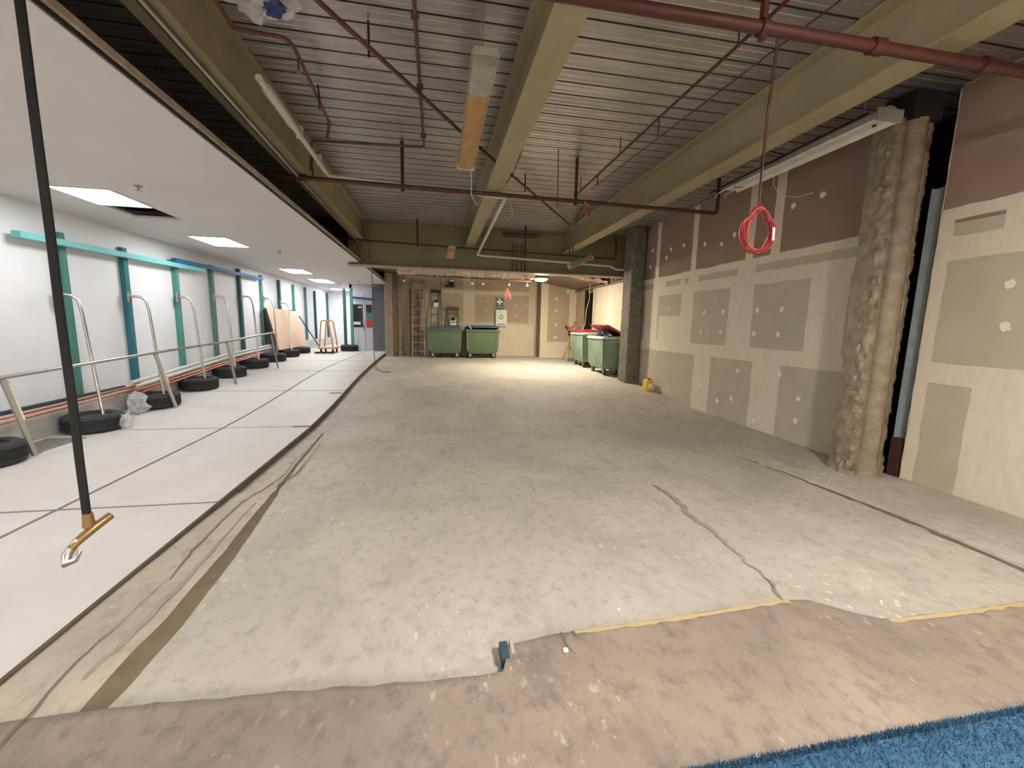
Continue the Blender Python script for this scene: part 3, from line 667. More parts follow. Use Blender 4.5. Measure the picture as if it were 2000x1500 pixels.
for yy in (3.85, 4.45):
    MB().tube([(-1.07, yy, 3.56), (-1.07, yy, 3.46)], 0.009, 6).build('drop', M['pipe_brown'], tF)
    MB().lathe([(0.006, 0), (0.022, .004), (0.022, .008), (0.006, .012)], 10, Matrix.Translation((-1.07, yy, 3.445))).build('sprinkler_head', M['brass'], tF)
tG = pipe_thing('sprinkler_pipe', 'thin red branch pipe leading away between the middle and right beams', [(2.18, 2.35, 3.56), (2.17, 4.0, 3.56), (2.18, 6.6, 3.56)], 0.013, M['pipe_red'])
for yy in (4.1, 5.7):
    MB().tube([(2.175, yy, 3.56), (2.175, yy, 3.42)], 0.008, 6).build('drop', M['pipe_red'], tG)
for yy in (3.0, 5.0, 6.4): MB().tube([(2.175, yy, 3.56), (2.175, yy, D)], 0.006, 6).build('hanger', M['pipe_dark'], tG)
pipe([(2.62, 2.6, 3.66), (2.52, 4.4, 3.66), (2.42, 6.6, 3.66)], 0.006, M['pipe_dark'], 'cable', 'thin dark cable running beside the red branch pipe', 'cable', 6)

# white conduit
tp = pipe_thing('conduit', 'white plastic conduit running along the left beam, under the middle beam and along the girder',
                [(-1.33, 3.75, 3.33), (-1.33, 5.86, 3.31), (0.95, 5.95, 3.26), (0.93, 9.93, 3.095), (4.25, 9.95, 3.0), (4.36, 9.95, 2.93), (4.7, 9.95, 2.93)], 0.028, M['pvc'], rad=0.08)
for a, c in (((-1.33, 3.9, 3.328), (-1.33, 4.5, 3.323)), ((0.55, 5.93, 3.27), (0.95, 5.95, 3.26))): MB().tube([a, c], 0.04, 12).build('socket', M['pvc'], tp, smooth=True)
for yy in (4.7, 5.4): MB().box(-1.36, -1.30, yy, yy+.03, 3.29, 3.40).build('clip', M['white_metal'], tp)
pipe([(-1.60, 2.4, 3.235), (-1.66, 6.0, 3.235), (-1.70, 9.9, 3.235)], 0.02, M['galv'], 'conduit', 'thin grey conduit clipped under the left beam', 'pipe')
pipe([(-1.50, 5.80, 3.26), (-1.51, 5.80, 3.4), (-1.48, 5.74, 3.5), (-1.40, 5.7, 3.52)], 0.011, M['pipe_dark'], 'cable', 'short dark cable looped over the left beam', 'cable', 6)
# wires hanging from the deck
for pts, lb in (([(0.98, 4.9, 3.74), (1.0, 5.1, 3.55), (0.96, 5.5, 3.4), (0.9, 5.7, 3.34)], 'thin dark wire drooping beside the middle beam'),
                ([(1.55, 5.5, 3.75), (1.56, 5.5, 3.3), (1.56, 5.5, 3.05)], 'thin dark wire hanging straight down beside the right pipe rod')):
    pipe(pts, 0.005, M['black'], 'hanging_wire', lb, 'wire', 6)
pipe([(-1.12, 4.62, 3.75), (-1.1, 4.62, 3.58)], 0.008, M['black'], 'hanging_rod', 'short dark rod hanging from the deck beside the left branch pipe', 'rod', 6)
pipe([(0.40, 5.08, 3.25), (0.42, 5.3, 3.05), (0.52, 5.6, 3.02), (0.62, 5.75, 3.2)], 0.006, M['pvc'], 'flex', 'white flex trailing from the yellowed light', 'cable', 6)
pipe([(1.0, 6.0, 3.24), (1.08, 6.05, 3.05), (1.0, 6.05, 2.98), (0.93, 6.0, 3.02)], 0.005, M['pvc'], 'flex', 'white wire loop hanging under the middle beam', 'cable', 6)
# pale wrapped bundle with blue tape at top left
t = thing('taped_bundle', (-1.15, 3.4, 3.42), 'pale wrapped bundle with blue tape against the deck at top left', 'bundle')
def blob(c, s_, seed):
    rows = []
    for i in range(12):
        th = PI*i/11; row = []
        for j in range(18):
            ph = 2*PI*j/18; d = Vector((math.sin(th)*math.cos(ph), math.sin(th)*math.sin(ph), math.cos(th)))
            r_ = 1+0.5*noise.noise(d*2.1+Vector((seed, 0, 0)))+.4*noise.noise(d*5+Vector((0, seed, 0)))
            row.append(Vector((c[0]+d.x*s_[0]*r_, c[1]+d.y*s_[1]*r_, c[2]+d.z*s_[2]*r_)))
        row.append(row[0]); rows.append(row)
    return MB().grid(rows)
blob((-1.14, 3.34, 3.60), (.22, .09, .09), 3).build('wrap', M['plastic_wrap'], t)
blob((-1.05, 3.30, 3.55), (.07, .05, .05), 8).build('tape', M['blue_tape'], t, smooth=True)

# ================================================================== OVERHEAD LIGHTS
def old_light(x0, x1, y0, y1, z, label, tail=0.0):
    t = thing('fluorescent_light', ((x0+x1)/2, (y0+y1)/2, z), label, 'light', 'old fluorescent lights')
    xm = (x0+x1)/2; wd = x1-x0
    MB().loft([[Vector(p) for p in ((x0+.02, yy, z+.11), (x0, yy, z+.06), (x1, yy, z+.06), (x1-.02, yy, z+.11))] for yy in (y0, y1)]).build('housing', M['lamp_grey'], t, bevel=0.004)
    ysp = y0+tail
    def dome(a, c, nm, m):
        MB().loft([[Vector(p) for p in ((x0+.006, yy, z+.06), (x0+.012, yy, z+.02), (x0+wd*.25, yy, z), (x1-wd*.25, yy, z), (x1-.012, yy, z+.02), (x1-.006, yy, z+.06))] for yy in (a, c)]).build(nm, m, t, bevel=0.004)
    if tail: dome(y0+.02, ysp, 'clear_end', M['diffuser_clear'])
    dome(ysp+.002, y1-.03, 'diffuser', M['diffuser_old'])
    MB().box(x0, x1, y1-.028, y1, z, z+.06).build('end_cap', M['white_metal'], t)
    for yy in (y0+.25, y1-.25): MB().tube([(xm, yy, z+.1), (xm, yy, D)], 0.004, 6).build('hanger', M['galv'], t)
    return t
old_light(0.235, 0.43, 3.05, 5.02, 3.235, 'long fluorescent light with a yellowed cover beside the middle beam', 0.42)
old_light(0.22, 0.38, 8.55, 9.45, 2.92, 'small distant yellowed light hanging in front of the girder, left of the bolts')
t = old_light(-0.07, 0.07, -0.40, 0.40, 0.0, 'small yellowed light tilted at an angle below the right end of the girder')
t.location = (3.28, 9.4, 2.93); t.rotation_euler = Vector((-.62, -.35, -.30)).to_track_quat('-Y', 'Z').to_euler()
for c in [c for c in t.children if c.name.startswith('hanger')]: bpy.data.objects.remove(c)
MB().tube([(-.05, .1, .1), (-.05, .1, .42)], 0.004, 6).build('hanger', M['galv'], t)
# bare batten with two reflector troughs by the plasterboard wall
t = thing('batten_light', (4.03, 4.4, 3.4), 'long white batten light without tubes hanging beside the plasterboard wall', 'light')
x0, x1, y0, y1, z = 3.90, 4.15, 3.38, 5.45, 3.40
MB().loft([[Vector(p) for p in ((x0+.05, yy, z+.09), (x0, yy, z+.012), (x0+.012, yy, z), (x0+.07, yy, z+.07), (x0+.09, yy, z+.02), (x1-.09, yy, z+.02), (x1-.07, yy, z+.07), (x1-.012, yy, z), (x1, yy, z+.012), (x1-.05, yy, z+.09))] for yy in (y0, y1)]).build('reflector', M['white_metal'], t)
MB().loft([[Vector((x0+.03+.19*k/6, yy, z+.09+.035*math.sin(PI*k/6))) for k in range(7)] for yy in (y0-.02, y1-.5)]).build('housing', M['lamp_grey'], t)
MB().box(x0-.01, x1+.01, y0-.03, y0, z-.005, z+.1).build('end_cap', M['lamp_grey'], t, bevel=0.006)
MB().tube([(4.025, y0+.12, z+.018), (4.025, y0+.12, z+.01)], 0.018, 10).build('knockout', M['black'], t)
for dx in (0.055, 0.195):
    MB().tube([(x0+dx, y1, z+.03), (x0+dx, y1+.16, z+.02), (x0+dx, y1+.2, z-.0), (x0+dx, y1+.17, z-.03)], 0.008, 6).build('lamp_holder', M['white_metal'], t, smooth=True)
MB().tube([(x0+.01, y0+.1, z+.1), (x0+.0, y1+.25, z+.055)], 0.012, 6).build('gear_tray_edge', M['black'], t)
for yy in (3.6, 4.9): MB().tube([(4.02, yy, z+.1), (4.0, yy, D)], 0.005, 6).build('hanger', M['galv'], t)
MB().tube([(4.06, 4.7, z+.02), (4.1, 4.75, z-.12), (4.2, 4.7, z-.25), (4.28, 4.55, z-.30), (4.34, 4.4, z-.29)], 0.004, 6).build('loose_wire', M['pvc'], t, smooth=True)
MB().tube([(3.93, 5.25, z+.06), (3.9, 5.2, z-.02), (4.0, 5.15, z-.03)], 0.006, 6).build('cable_tie', M['red_cable'], t)
pipe([(3.25, 4.3, 3.34), (3.35, 4.32, 3.33), (3.40, 4.4, 3.5), (3.7, 4.42, 3.52), (3.95, 4.45, 3.51)], 0.008, M['black'], 'cable', 'dark cable from the right beam to the white batten light', 'cable', 6)

# lit troffers in the corridor ceiling
def led_panel(x0, x1, y0, y1, label):
    t = thing('ceiling_light', ((x0+x1)/2, (y0+y1)/2, LC-.012), label, 'light', 'lit panels in the corridor ceiling')
    b = MB(); f = 0.022; z0, z1 = LC-.012, LC-.001
    b.box(x0, x1, y0, y0+f, z0, z1).box(x0, x1, y1-f, y1, z0, z1).box(x0, x0+f, y0+f, y1-f, z0, z1).box(x1-f, x1, y0+f, y1-f, z0, z1)
    b.build('frame', M['white_metal'], t)
    MB().box(x0+f, x1-f, y0+f, y1-f, LC-.006, LC-.002).build('diffuser', M['led'], t)
led_panel(-3.95, -3.36, 5.24, 5.96, 'nearest lit square panel in the low white ceiling, beside the dark cut-out')
led_panel(-3.97, -3.37, 7.75, 8.65, 'second lit panel from the camera in the low white ceiling')
led_panel(-4.02, -3.42, 11.85, 12.85, 'third lit panel from the camera in the low white ceiling')
led_panel(-4.05, -3.45, 14.4, 15.6, 'farthest lit panel in view in the low white ceiling')
for yy, lb in ((2.6, 'lit ceiling panel just outside the picture on the left'), (-0.6, 'lit ceiling panel level with the camera over the corridor'), (-3.8, 'lit ceiling panel behind the camera over the corridor')):
    led_panel(-3.95, -3.35, yy, yy+.7, lb)
led_panel(-4.3, -3.4, 18.2, 18.9, 'lit panel deep in the recess at the end of the corridor')
for x, y in ((-2.98, 5.05), (-3.0, 9.0), (-3.4, 15.9), (-2.5, 14.6)):
    MB().lathe([(0.008, -.05), (0.03, -.045), (0.008, -.035), (0.012, -.012), (0.04, -.01), (0.04, 0)], 10, Matrix.Translation((x, y, LC))).build('sprinkler_head', M['lamp_grey'], lowc, smooth=True)
# unseen battens: main lamp read off the column shadow, rear two added as fill
def batten(x, y, z, rz, label):
    t = thing('batten_light', (x, y, z), label, 'light', 'working battens behind the camera')
    Mx = Matrix.Translation((x, y, z)) @ Matrix.Rotation(rz, 4, 'Z')
    MB().box(-.6, .6, -.16, .16, .07, .10, Mx).build('housing', M['white_metal'], t)
    MB().add([Mx @ Vector(p) for p in ((-.6, -.16, .07), (.6, -.16, .07), (.6, -.19, -.02), (-.6, -.19, -.02), (-.6, .16, .07), (.6, .16, .07), (.6, .19, -.02), (-.6, .19, -.02))], [(0, 1, 2, 3), (4, 5, 6, 7)]).build('reflector', M['white_metal'], t)
    for d in (-.07, .07): MB().tube([Mx @ Vector((-.58, d, .03)), Mx @ Vector((.58, d, .03))], 0.016, 10).build('lamp_tube', M['tube'], t, smooth=True)
    for d in (-.5, .5): MB().tube([Mx @ Vector((d, 0, .1)), Vector(((Mx @ Vector((d, 0, 0))).x, (Mx @ Vector((d, 0, 0))).y, D))], 0.005, 6).build('hanger', M['galv'], t)
for bx, by_, lb in ((2.05, 0.05, 'working twin-tube batten light overhead just behind the camera'), (-0.3, -4.2, 'added twin-tube fill batten light further behind the camera'), (-1.2, -5.6, 'added twin-tube fill batten light by the wall behind the camera')):
    batten(bx, by_, 3.0, math.atan2(0.69, 0.44), lb)
# round lamp under the girder in the alcove
t = thing('round_lamp', (2.74, 11.0, 2.66), 'bright round lamp glowing under the far girder', 'lamp')
MB().lathe([(0.02, -.055), (0.11, -.045), (0.165, -.015), (0.175, 0.0)], 24, Matrix.Translation((2.74, 11.0, 2.73))).build('diffuser', M['lamp'], t, smooth=True)
MB().lathe([(0.19, 0.0), (0.19, .03), (0.1, .06)], 24, Matrix.Translation((2.74, 11.0, 2.73))).build('base', M['white_metal'], t, smooth=True)
MB().box(2.62, 2.86, 10.9, 11.1, 2.79, 3.12).build('mounting_box', M['lamp_grey'], t)

# ================================================================== HANGING THINGS
t = thing('hanging_strap', (-1.35, 1.8, 0.58), 'black strap hanging down on the left with a brass and steel hook at its end', 'strap')
b = MB(); rng = yrange(0.72, 3.75, 0.12)
b.loft([[Vector((-1.35+dx+0.003*noise.noise(Vector((z*3, 0, 0))), 1.8+dy, z)) for dx, dy in ((-.0165, -.004), (.0125, -.008), (.0125, .002), (-.0165, .006))] for z in rng]); b.build('webbing', M['black_strap'], t)
MB().tube([(-1.35, 1.80, .735), (-1.35, 1.80, .68)], [.016, .02], 10).build('swivel', M['brass'], t, smooth=True)
MB().tube([(-1.315, 1.86, .695), (-1.335, 1.81, .675), (-1.36, 1.77, .645), (-1.375, 1.74, .62)], [.016, .018, .016, .012], 10).build('hook_body', M['brass'], t, smooth=True)
MB().tube([(-1.365, 1.765, .645), (-1.385, 1.735, .60), (-1.375, 1.715, .575), (-1.35, 1.72, .585), (-1.345, 1.74, .61)], [.015, .017, .015, .012, .008], 10).build('hook_tip', M['galv'], t, smooth=True)

t = thing('cable_coil', (2.49, 3.0, 2.11), 'coil of red cable hanging in front of the plasterboard wall', 'cable')
for k in range(9):
    rx = 0.115+0.02*random.random(); rz_ = 0.155+0.025*random.random(); ph = random.random()*6; cx0 = 2.50+random.uniform(-.018, .018); cz0 = 2.285+random.uniform(-.012, .015); yy = 3.0+random.uniform(-.03, .03)
    pts = [Vector((cx0+rx*math.sin(a)*(1+.06*math.sin(3*a+ph))*(0.72 if math.cos(a) > .4 else 1.0)*(1.0), yy+.02*math.sin(2*a+ph), cz0+rz_*math.cos(a))) for a in [2*PI*i/36 for i in range(36)]]
    MB().tube(pts, 0.0048, 6, closed=True).build('loop', M['red_cable'] if k % 4 else M['red_plug'], t, smooth=True)
MB().tube([(2.51, 3.0, 3.75), (2.49, 3.0, 3.2), (2.48, 3.0, 2.75), (2.485, 3.0, 2.44)], 0.005, 6).build('cord', M['pipe_brown'], t)
MB().tube([(2.50, 3.01, 3.75), (2.485, 3.02, 3.1), (2.48, 3.01, 2.44)], 0.004, 6).build('cord', M['pipe_red'], t)
MB().tube([(2.60, 2.96, 2.30), (2.595, 2.95, 2.20)], 0.010, 8).build('plug', M['paper'], t)
t = thing('cable_bundle', (2.15, 6.9, 2.7), 'tangle of red cable hanging by the far pipe rod', 'cable')
for k in range(6):
    x0_ = 2.55+random.uniform(-.05, .05); 
    MB().tube([(1.95+.05*k, 5.8, 3.22), (2.1+random.uniform(-.1, .1), 6.3, 3.2-.03*k), (x0_-.1, 7.4, 3.2), (x0_, 7.9, 3.0), (x0_+.02, 7.9, 2.85+.03*k)], 0.008, 6).build('strand', M['pipe_red'], t, smooth=True)
MB().tube([(2.0, 5.7, 3.2), (2.1, 5.68, 3.12), (2.08, 5.7, 3.02), (2.0, 5.7, 3.1)], 0.014, 6).build('knot', M['red_cable'], t, smooth=True)
t = thing('cable_bundle', (1.93, 11.5, 2.2), 'bunch of red cable hanging under the alcove ceiling', 'cable')
MB().tube([(1.92, 11.5, 3.12), (1.92, 11.5, 2.46)], 0.006, 6).build('cord', M['pipe_red'], t)
for k in range(8):
    a = random.uniform(-.08, .09)
    MB().tube([(1.92, 11.5, 2.50), (1.92+a*.5, 11.5, 2.44), (1.93+a, 11.5+a*.3, 2.33), (1.95+a*1.2, 11.5, 2.20+random.uniform(-.03, .1))], 0.009, 6).build('strand', M['red_cable'] if k % 2 else M['red_plug'], t, smooth=True)
pipe([(4.5, 12.0, 2.85), (4.5, 12.0, 2.3), (4.42, 12.0, 2.0), (4.40, 12.0, 1.6), (4.32, 11.95, 1.42)], 0.008, M['yellow_cable'], 'extension_cord', 'yellow cable hanging down behind the far red-lidded bin', 'cable', 6)
pipe([(-1.72, 12.0, 2.82), (-1.73, 12.05, 2.0), (-1.74, 12.1, 1.2), (-1.76, 12.2, 0.8), (-1.72, 12.1, zt(12.1)+.01), (-1.62, 11.4, zf(11.4)+.03), (-1.45, 10.8, zf(10.8)+.01), (-1.3, 10.5, zf(10.5)+.008), (-1.12, 10.5, zf(10.5)+.008)], 0.009, M['black'], 'loose_cable', 'thin dark cable hanging from the low ceiling to the kerb', 'cable', 6)
# ================================================================== CORRIDOR THINGS
ORD = ['nearest', 'second', 'third', 'fourth', 'fifth', 'sixth', 'seventh', 'eighth', 'ninth', 'tenth', 'eleventh']
# timber posts against the wall
PY = [6.38, 7.47, 8.75, 10.0, 11.28, 12.56, 13.89, 15.17, 16.47, 17.68, 19.55]
PTOP = [2.54, 2.54, 2.46, 2.62, 2.70, 2.70, 2.70, 2.68, 2.70, 2.66, 2.72]
PM = [0, 1, 2, 3, 4, 5, 4, 2, 3, 4, 4]
PC = ['green', 'deep teal', 'pale green', 'grey teal', 'dark teal', 'pale green', 'dark teal', 'pale teal', 'grey teal', 'dark teal', 'dark teal']
for i, yy in enumerate(PY):
    zb = zt(yy)+0.31
    b = MB(); wd = 0.045
    b.box(XL+.002, XL+.075, yy-wd, yy+wd, zb, PTOP[i])
    o = b.build('timber_post', M['teal'][PM[i]], bevel=0.004)
    tag(o, '%s timber post on the white corridor wall, %s from the camera' % (PC[i], ORD[i]), 'post', 'timber posts on the corridor wall')
def rail(y0, y1, z0, z1, h, m, name, label, x0=XL+.077, w_=0.09):
    b = MB(); b.hexa([Vector(p) for p in ((x0, y0, z0), (x0+w_, y0, z0), (x0+w_, y1, z1), (x0, y1, z1), (x0, y0, z0+h), (x0+w_, y0, z0+h), (x0+w_, y1, z1+h), (x0, y1, z1+h))])
    return tag(b.build(name, m, bevel=0.004), label, 'timber', 'timber lengths on top of the posts')
rail(5.72, 9.55, 2.355, 2.42, 0.075, M['aqua'], 'timber_rail', 'aqua timber length lying across the nearest posts')
rail(8.6, 12.4, 2.487, 2.547, 0.075, M['blue_timber'], 'timber_rail', 'blue timber length lying across the posts behind the aqua one')
# tyres with bent galvanised poles
TY = [4.66, 6.0, 7.22, 8.42, 9.6, 10.82, 12.02, 13.15]
def tyre(x, y, label, R=0.30, h=0.21):
    z = zt(y); t = thing('tyre', (x, y, z), label, 'tyre', 'tyres along the corridor wall')
    prof = [(R*.62, .0), (R*.86, .0), (R*.96, .02), (R, .045)]
    for k in range(5):
        a = .045+k*(h-.09)/5; c = a+(h-.09)/5
        prof += [(R, a+.004), (R, c-.010), (R-.010, c-.008), (R-.010, c-.002)]
    prof += [(R, h-.045), (R*.96, h-.02), (R*.86, h), (R*.72, h), (R*.62, h-.015), (R*.60, h*.5), (R*.60, .02)]
    MB().lathe(prof, 36, Matrix.Translation((x, y, z)), closed=True).build('rubber', M['rubber'], t, smooth=True)
    MB().lathe([(0.001, 0.002), (R*.605, 0.002), (R*.605, h*.86), (0.06, h*.9), (0.001, h*.9)], 24, Matrix.Translation((x, y, z))).build('fill', M['core'], t)
    return t
for i, yy in enumerate(TY):
    tyre(-4.30, yy, 'black tyre on the corridor floor, %s from the camera' % ORD[i])
HK = [(4.97, 1.72), (6.18, 1.76), (7.45, 1.81), (8.68, 1.88), (9.97, 1.96), (11.26, 2.05), (12.58, 2.08), (13.8, 2.01)]
for i, (hy, hz) in enumerate(HK):
    by = TY[i]+.05; t = thing('bent_pole', (-4.25, by, zt(by)+.15), 'bent galvanised pole standing in the %s tyre from the camera' % ORD[i], 'pole', 'bent poles in the tyres')
    MB().tube([(-4.22, by, zt(by)+.15), (-4.44, hy-.02+.06, hz-.22), (-4.475, hy+.05, hz-.06), (-4.52, hy+.03, hz-.01), (-4.57, hy, hz+.005), (-4.64, hy-.02, hz)], 0.019, 10).build('tube', M['galv'], t, smooth=True)
    MB().box(-4.665, -4.64, hy-.05, hy+.01, hz-.09, hz+.07).build('flange', M['galv'], t, bevel=0.003)
# tyre with two posts at the recess corner
tyre(-3.02, 15.35, 'black tyre with two timber posts at the far corridor corner')
for dx, m_, lb, zt_ in ((-.12, 4, 'dark teal post standing in the far corner tyre', 2.62), (.11, 2, 'pale teal post standing in the far corner tyre', 2.66)):
    b = MB(); b.box(-3.02+dx-.045, -3.02+dx+.045, 15.32, 15.40, zt(15.35)+.16, zt_)
    tag(b.build('timber_post', M['teal'][m_], bevel=0.004), lb, 'post')
# galvanised barrier rail leaning outwards
t = thing('barrier_rail', (-4.1, 7.6, 0.06), 'long galvanised barrier rail on slanting legs in front of the tyres', 'rail')
TOP = [(-4.29, 4.0, .84), (-4.29, 4.95, .87), (-4.22, 7.15, .97), (-3.96, 8.8, 1.07), (-3.85, 10.62, 1.19), (-3.84, 10.74, 1.20), (-3.83, 10.82, 1.17), (-3.82, 10.85, 1.10)]
MB().tube(TOP, 0.021, 10).build('top_rail', M['galv'], t, smooth=True)
for (a, c) in ((TOP[1], (-4.09, 4.93)), (TOP[2], (-3.97, 7.1)), (TOP[3], (-3.84, 8.77)), ((-3.845, 10.66, 1.18), (-3.76, 10.74))):
    MB().bar(Vector(a)+Vector((0, 0, -.02)), (c[0], c[1], zt(c[1])), 0.045, 0.022).build('leg', M['steel'], t)
    MB().bar(Vector(a)+Vector((0, .035, -.03)), (lerp(a[0], c[0], .55), lerp(a[1], c[1], .55)+.03, lerp(a[2], zt(c[1]), .55)), 0.03, 0.018).build('leg_sleeve', M['galv'], t)
# pipes lying along the hob
def lay(pts, r, m, name, label):
    pipe(pts, r, m, name, label, 'pipe', 10, 'pipes lying along the wall hob')
lay([(-4.53, 2.0, zt(2)+.345), (-4.53, 5.2, zt(5.2)+.345), (-4.53, 7.4, zt(7.4)+.335)], 0.016, M['copper'], 'copper_pipe', 'copper pipe lying along the wall behind the nearest tyres')
lay([(-4.50, 2.0, zt(2)+.30), (-4.50, 5.2, zt(5.2)+.30), (-4.50, 7.3, zt(7.3)+.29)], 0.014, M['copper'], 'copper_pipe', 'lower copper pipe along the wall behind the nearest tyres')
lay([(-4.49, 7.1, zt(7.1)+.27), (-4.48, 9.5, zt(9.5)+.26), (-4.45, 11.8, zt(11.8)+.25)], 0.02, M['copper'], 'copper_pipe', 'copper pipe lying below the white pipes on the far tyres')
lay([(-4.44, 7.15, zt(7.1)+.24), (-4.43, 9.5, zt(9.5)+.235), (-4.40, 11.4, zt(11.4)+.23)], 0.018, M['copper'], 'copper_pipe', 'outer copper pipe resting on top of the far tyres')
lay([(-4.555, 7.1, zt(7.1)+.39), (-4.555, 10, zt(10)+.39), (-4.54, 13.4, zt(13.4)+.385)], 0.032, M['pvc'], 'plastic_pipe', 'upper white plastic pipe lying along the wall')
lay([(-4.52, 7.15, zt(7.1)+.33), (-4.52, 10, zt(10)+.33), (-4.50, 13.3, zt(13.3)+.33)], 0.028, M['pvc'], 'plastic_pipe', 'lower white plastic pipe lying along the wall')
b = MB(); b.bar((-4.64, 2.0, zt(2)+.335), (-4.64, 7.1, zt(7.1)+.335), 0.05, 0.04); tag(b.build('timber_batten', M['timber_dark']), 'dark blue timber batten lying on the wall hob', 'timber')
# crumpled clear plastic by the tyres
def crumple(c, s_, name, label, seed):
    b = MB(); rows = []
    for i in range(10):
        th = PI*i/9; row = []
        for j in range(16):
            ph = 2*PI*j/16; d = Vector((math.sin(th)*math.cos(ph), math.sin(th)*math.sin(ph), math.cos(th)))
            r_ = 1+0.6*noise.noise(d*2.3+Vector((seed, 0, 0)))+.5*noise.noise(d*5+Vector((0, seed, 0)))
            row.append(Vector((c[0]+d.x*s_[0]*r_, c[1]+d.y*s_[1]*r_, max(c[2]-s_[2]*.8, c[2]+d.z*s_[2]*r_))))
        row.append(row[0]); rows.append(row)
    b.grid(rows); return tag(b.build(name, M['plastic_wrap']), label, 'plastic')
crumple((-3.97, 6.05, zt(6)+.085), (.05, .08, .10), 'plastic_wrap', 'crumpled clear plastic beside the second tyre', 1)
crumple((-4.32, 6.82, zt(6.8)+.13), (.12, .10, .16), 'plastic_wrap', 'crumpled clear plastic in front of the third tyre', 5)
t = thing('floor_grate', (-4.3, 5.2, zt(5)), 'short slotted steel grate on the corridor floor between the nearest tyres', 'grate')
MB().box(-4.50, -4.10, 5.0, 5.03, zt(5), zt(5)+.012).build('frame', M['steel'], t); MB().box(-4.50, -4.10, 5.56, 5.59, zt(5), zt(5)+.012).build('frame', M['steel'], t)
for k in range(9): MB().box(-4.48+.042*k, -4.46+.042*k, 5.03, 5.56, zt(5), zt(5)+.010).build('bar', M['steel'], t)
# boards leaning on the tyres
def lean(y0, y1, xb, zb, xt, z_t, th, label, m=M['ply']):
    d = Vector((xt-xb, 0, z_t-zb)).normalized(); n = Vector((d.z, 0, -d.x))*th
    B0 = Vector((xb, 0, zb)); T0 = Vector((xt, 0, z_t)); P = []
    for yy in (y0, y1):
        Y = Vector((0, yy, 0)); P.append([B0+Y, B0+n+Y, T0+n+Y, T0+Y])
    b = MB(); b.loft(P); return tag(b.build('plywood_sheet', m, bevel=0.002), label, 'board', 'boards leaning on the corridor wall')
lean(12.5, 13.38, -4.34, .665, -4.60, 1.82, .022, 'front pale plywood sheet of the leaning stack, nearest the camera')
lean(13.39, 14.25, -4.345, .67, -4.605, 1.82, .018, 'pale plywood sheet in the middle of the leaning stack')
lean(14.26, 15.05, -4.35, .675, -4.61, 1.80, .018, 'farthest pale plywood sheet of the leaning stack')
lean(12.42, 15.0, -4.375, .67, -4.635, 1.82, .018, 'dark backing board behind the leaning plywood sheets', M['core'])
pipe([(-3.9, 15.2, zt(15.2)+.02), (-4.55, 15.1, 1.65)], 0.018, M['black'], 'black_bar', 'thin black bar leaning beside the plywood sheets', 'bar', 8)
tyre(-4.30, 14.3, 'black tyre under the far end of the leaning plywood sheets', 0.28, 0.19)
# yellow trolley with two hoop frames
t = thing('trolley', (-3.55, 14.7, zt(14.7)), 'yellow trolley with hoop handles loaded with dark pieces', 'trolley')
zz = zt(14.7)
MB().box(-3.80, -3.28, 14.3, 15.1, zz+.13, zz+.17).build('deck', M['yellow_frame'], t, bevel=0.005)
for yy in (14.38, 15.02):
    MB().tube(elbowed([(-3.76, yy, zz+.15), (-3.68, yy, zz+1.05), (-3.46, yy, zz+1.05), (-3.34, yy, zz+.15)], .1), 0.022, 8).build('hoop', M['yellow_frame'], t, smooth=True)
MB().bar((-3.57, 14.38, zz+1.05), (-3.57, 15.02, zz+1.05), .04, .03).build('top_bar', M['yellow_frame'], t)
for xx in (-3.72, -3.36):
    for yy in (14.42, 14.98):
        MB().tube([(xx-.02, yy, zz+.06), (xx+.02, yy, zz+.06)], 0.06, 12).build('wheel', M['rubber'], t)
for k in range(3):
    o = MB().bar((-3.80+.2*k, 14.05, zz+.025), (-3.70+.2*k, 14.22, zz+.025+.0*k), .08, .05).build('offcut', M['rubber'])
    tag(o, 'dark offcut on the floor at the foot of the yellow trolley, %s of three' % ('leftmost', 'middle', 'rightmost')[k], 'offcut', 'offcuts by the trolley')
# poster and notices on the end doors
t = thing('poster', (-2.84, 15.79, 1.30), 'black poster with white lettering on the far white door', 'poster')
MB().box(-3.0, -2.62, 15.785, 15.797, 1.31, 2.12).build('sheet', M['poster_black'], t)
MB().box(-2.95, -2.70, 15.781, 15.785, 1.40, 1.50).build('white_lettering', M['paper'], t)
b = MB()
for k in range(3): b.bar((-2.77+.045*k, 15.783, 2.06), (-2.75+.045*k, 15.783, 1.98), .014, .004, (0, 1, 0)); b.bar((-2.75+.045*k, 15.783, 1.98), (-2.73+.045*k, 15.783, 2.06), .014, .004, (0, 1, 0))
b.build('white_mark', M['paper'], t)
t = thing('notice', (-2.44, 15.79, 1.30), 'narrow black, green and red notice beside the grey panel', 'poster')
for z0, z1, m_ in ((1.84, 2.12, 'poster_black'), (1.56, 1.84, 'sign_green2'), (1.30, 1.56, 'sign_red')): MB().box(-2.50, -2.3, 15.785, 15.797, z0, z1).build('panel', M[m_], t)
pipe([(-3.0, 15.7, 2.36), (-2.6, 15.7, 2.33), (-2.2, 15.7, 2.30)], 0.035, M['blue_timber'], 'blue_pipe', 'blue pipe above the posters at the end of the corridor', 'pipe', 8)

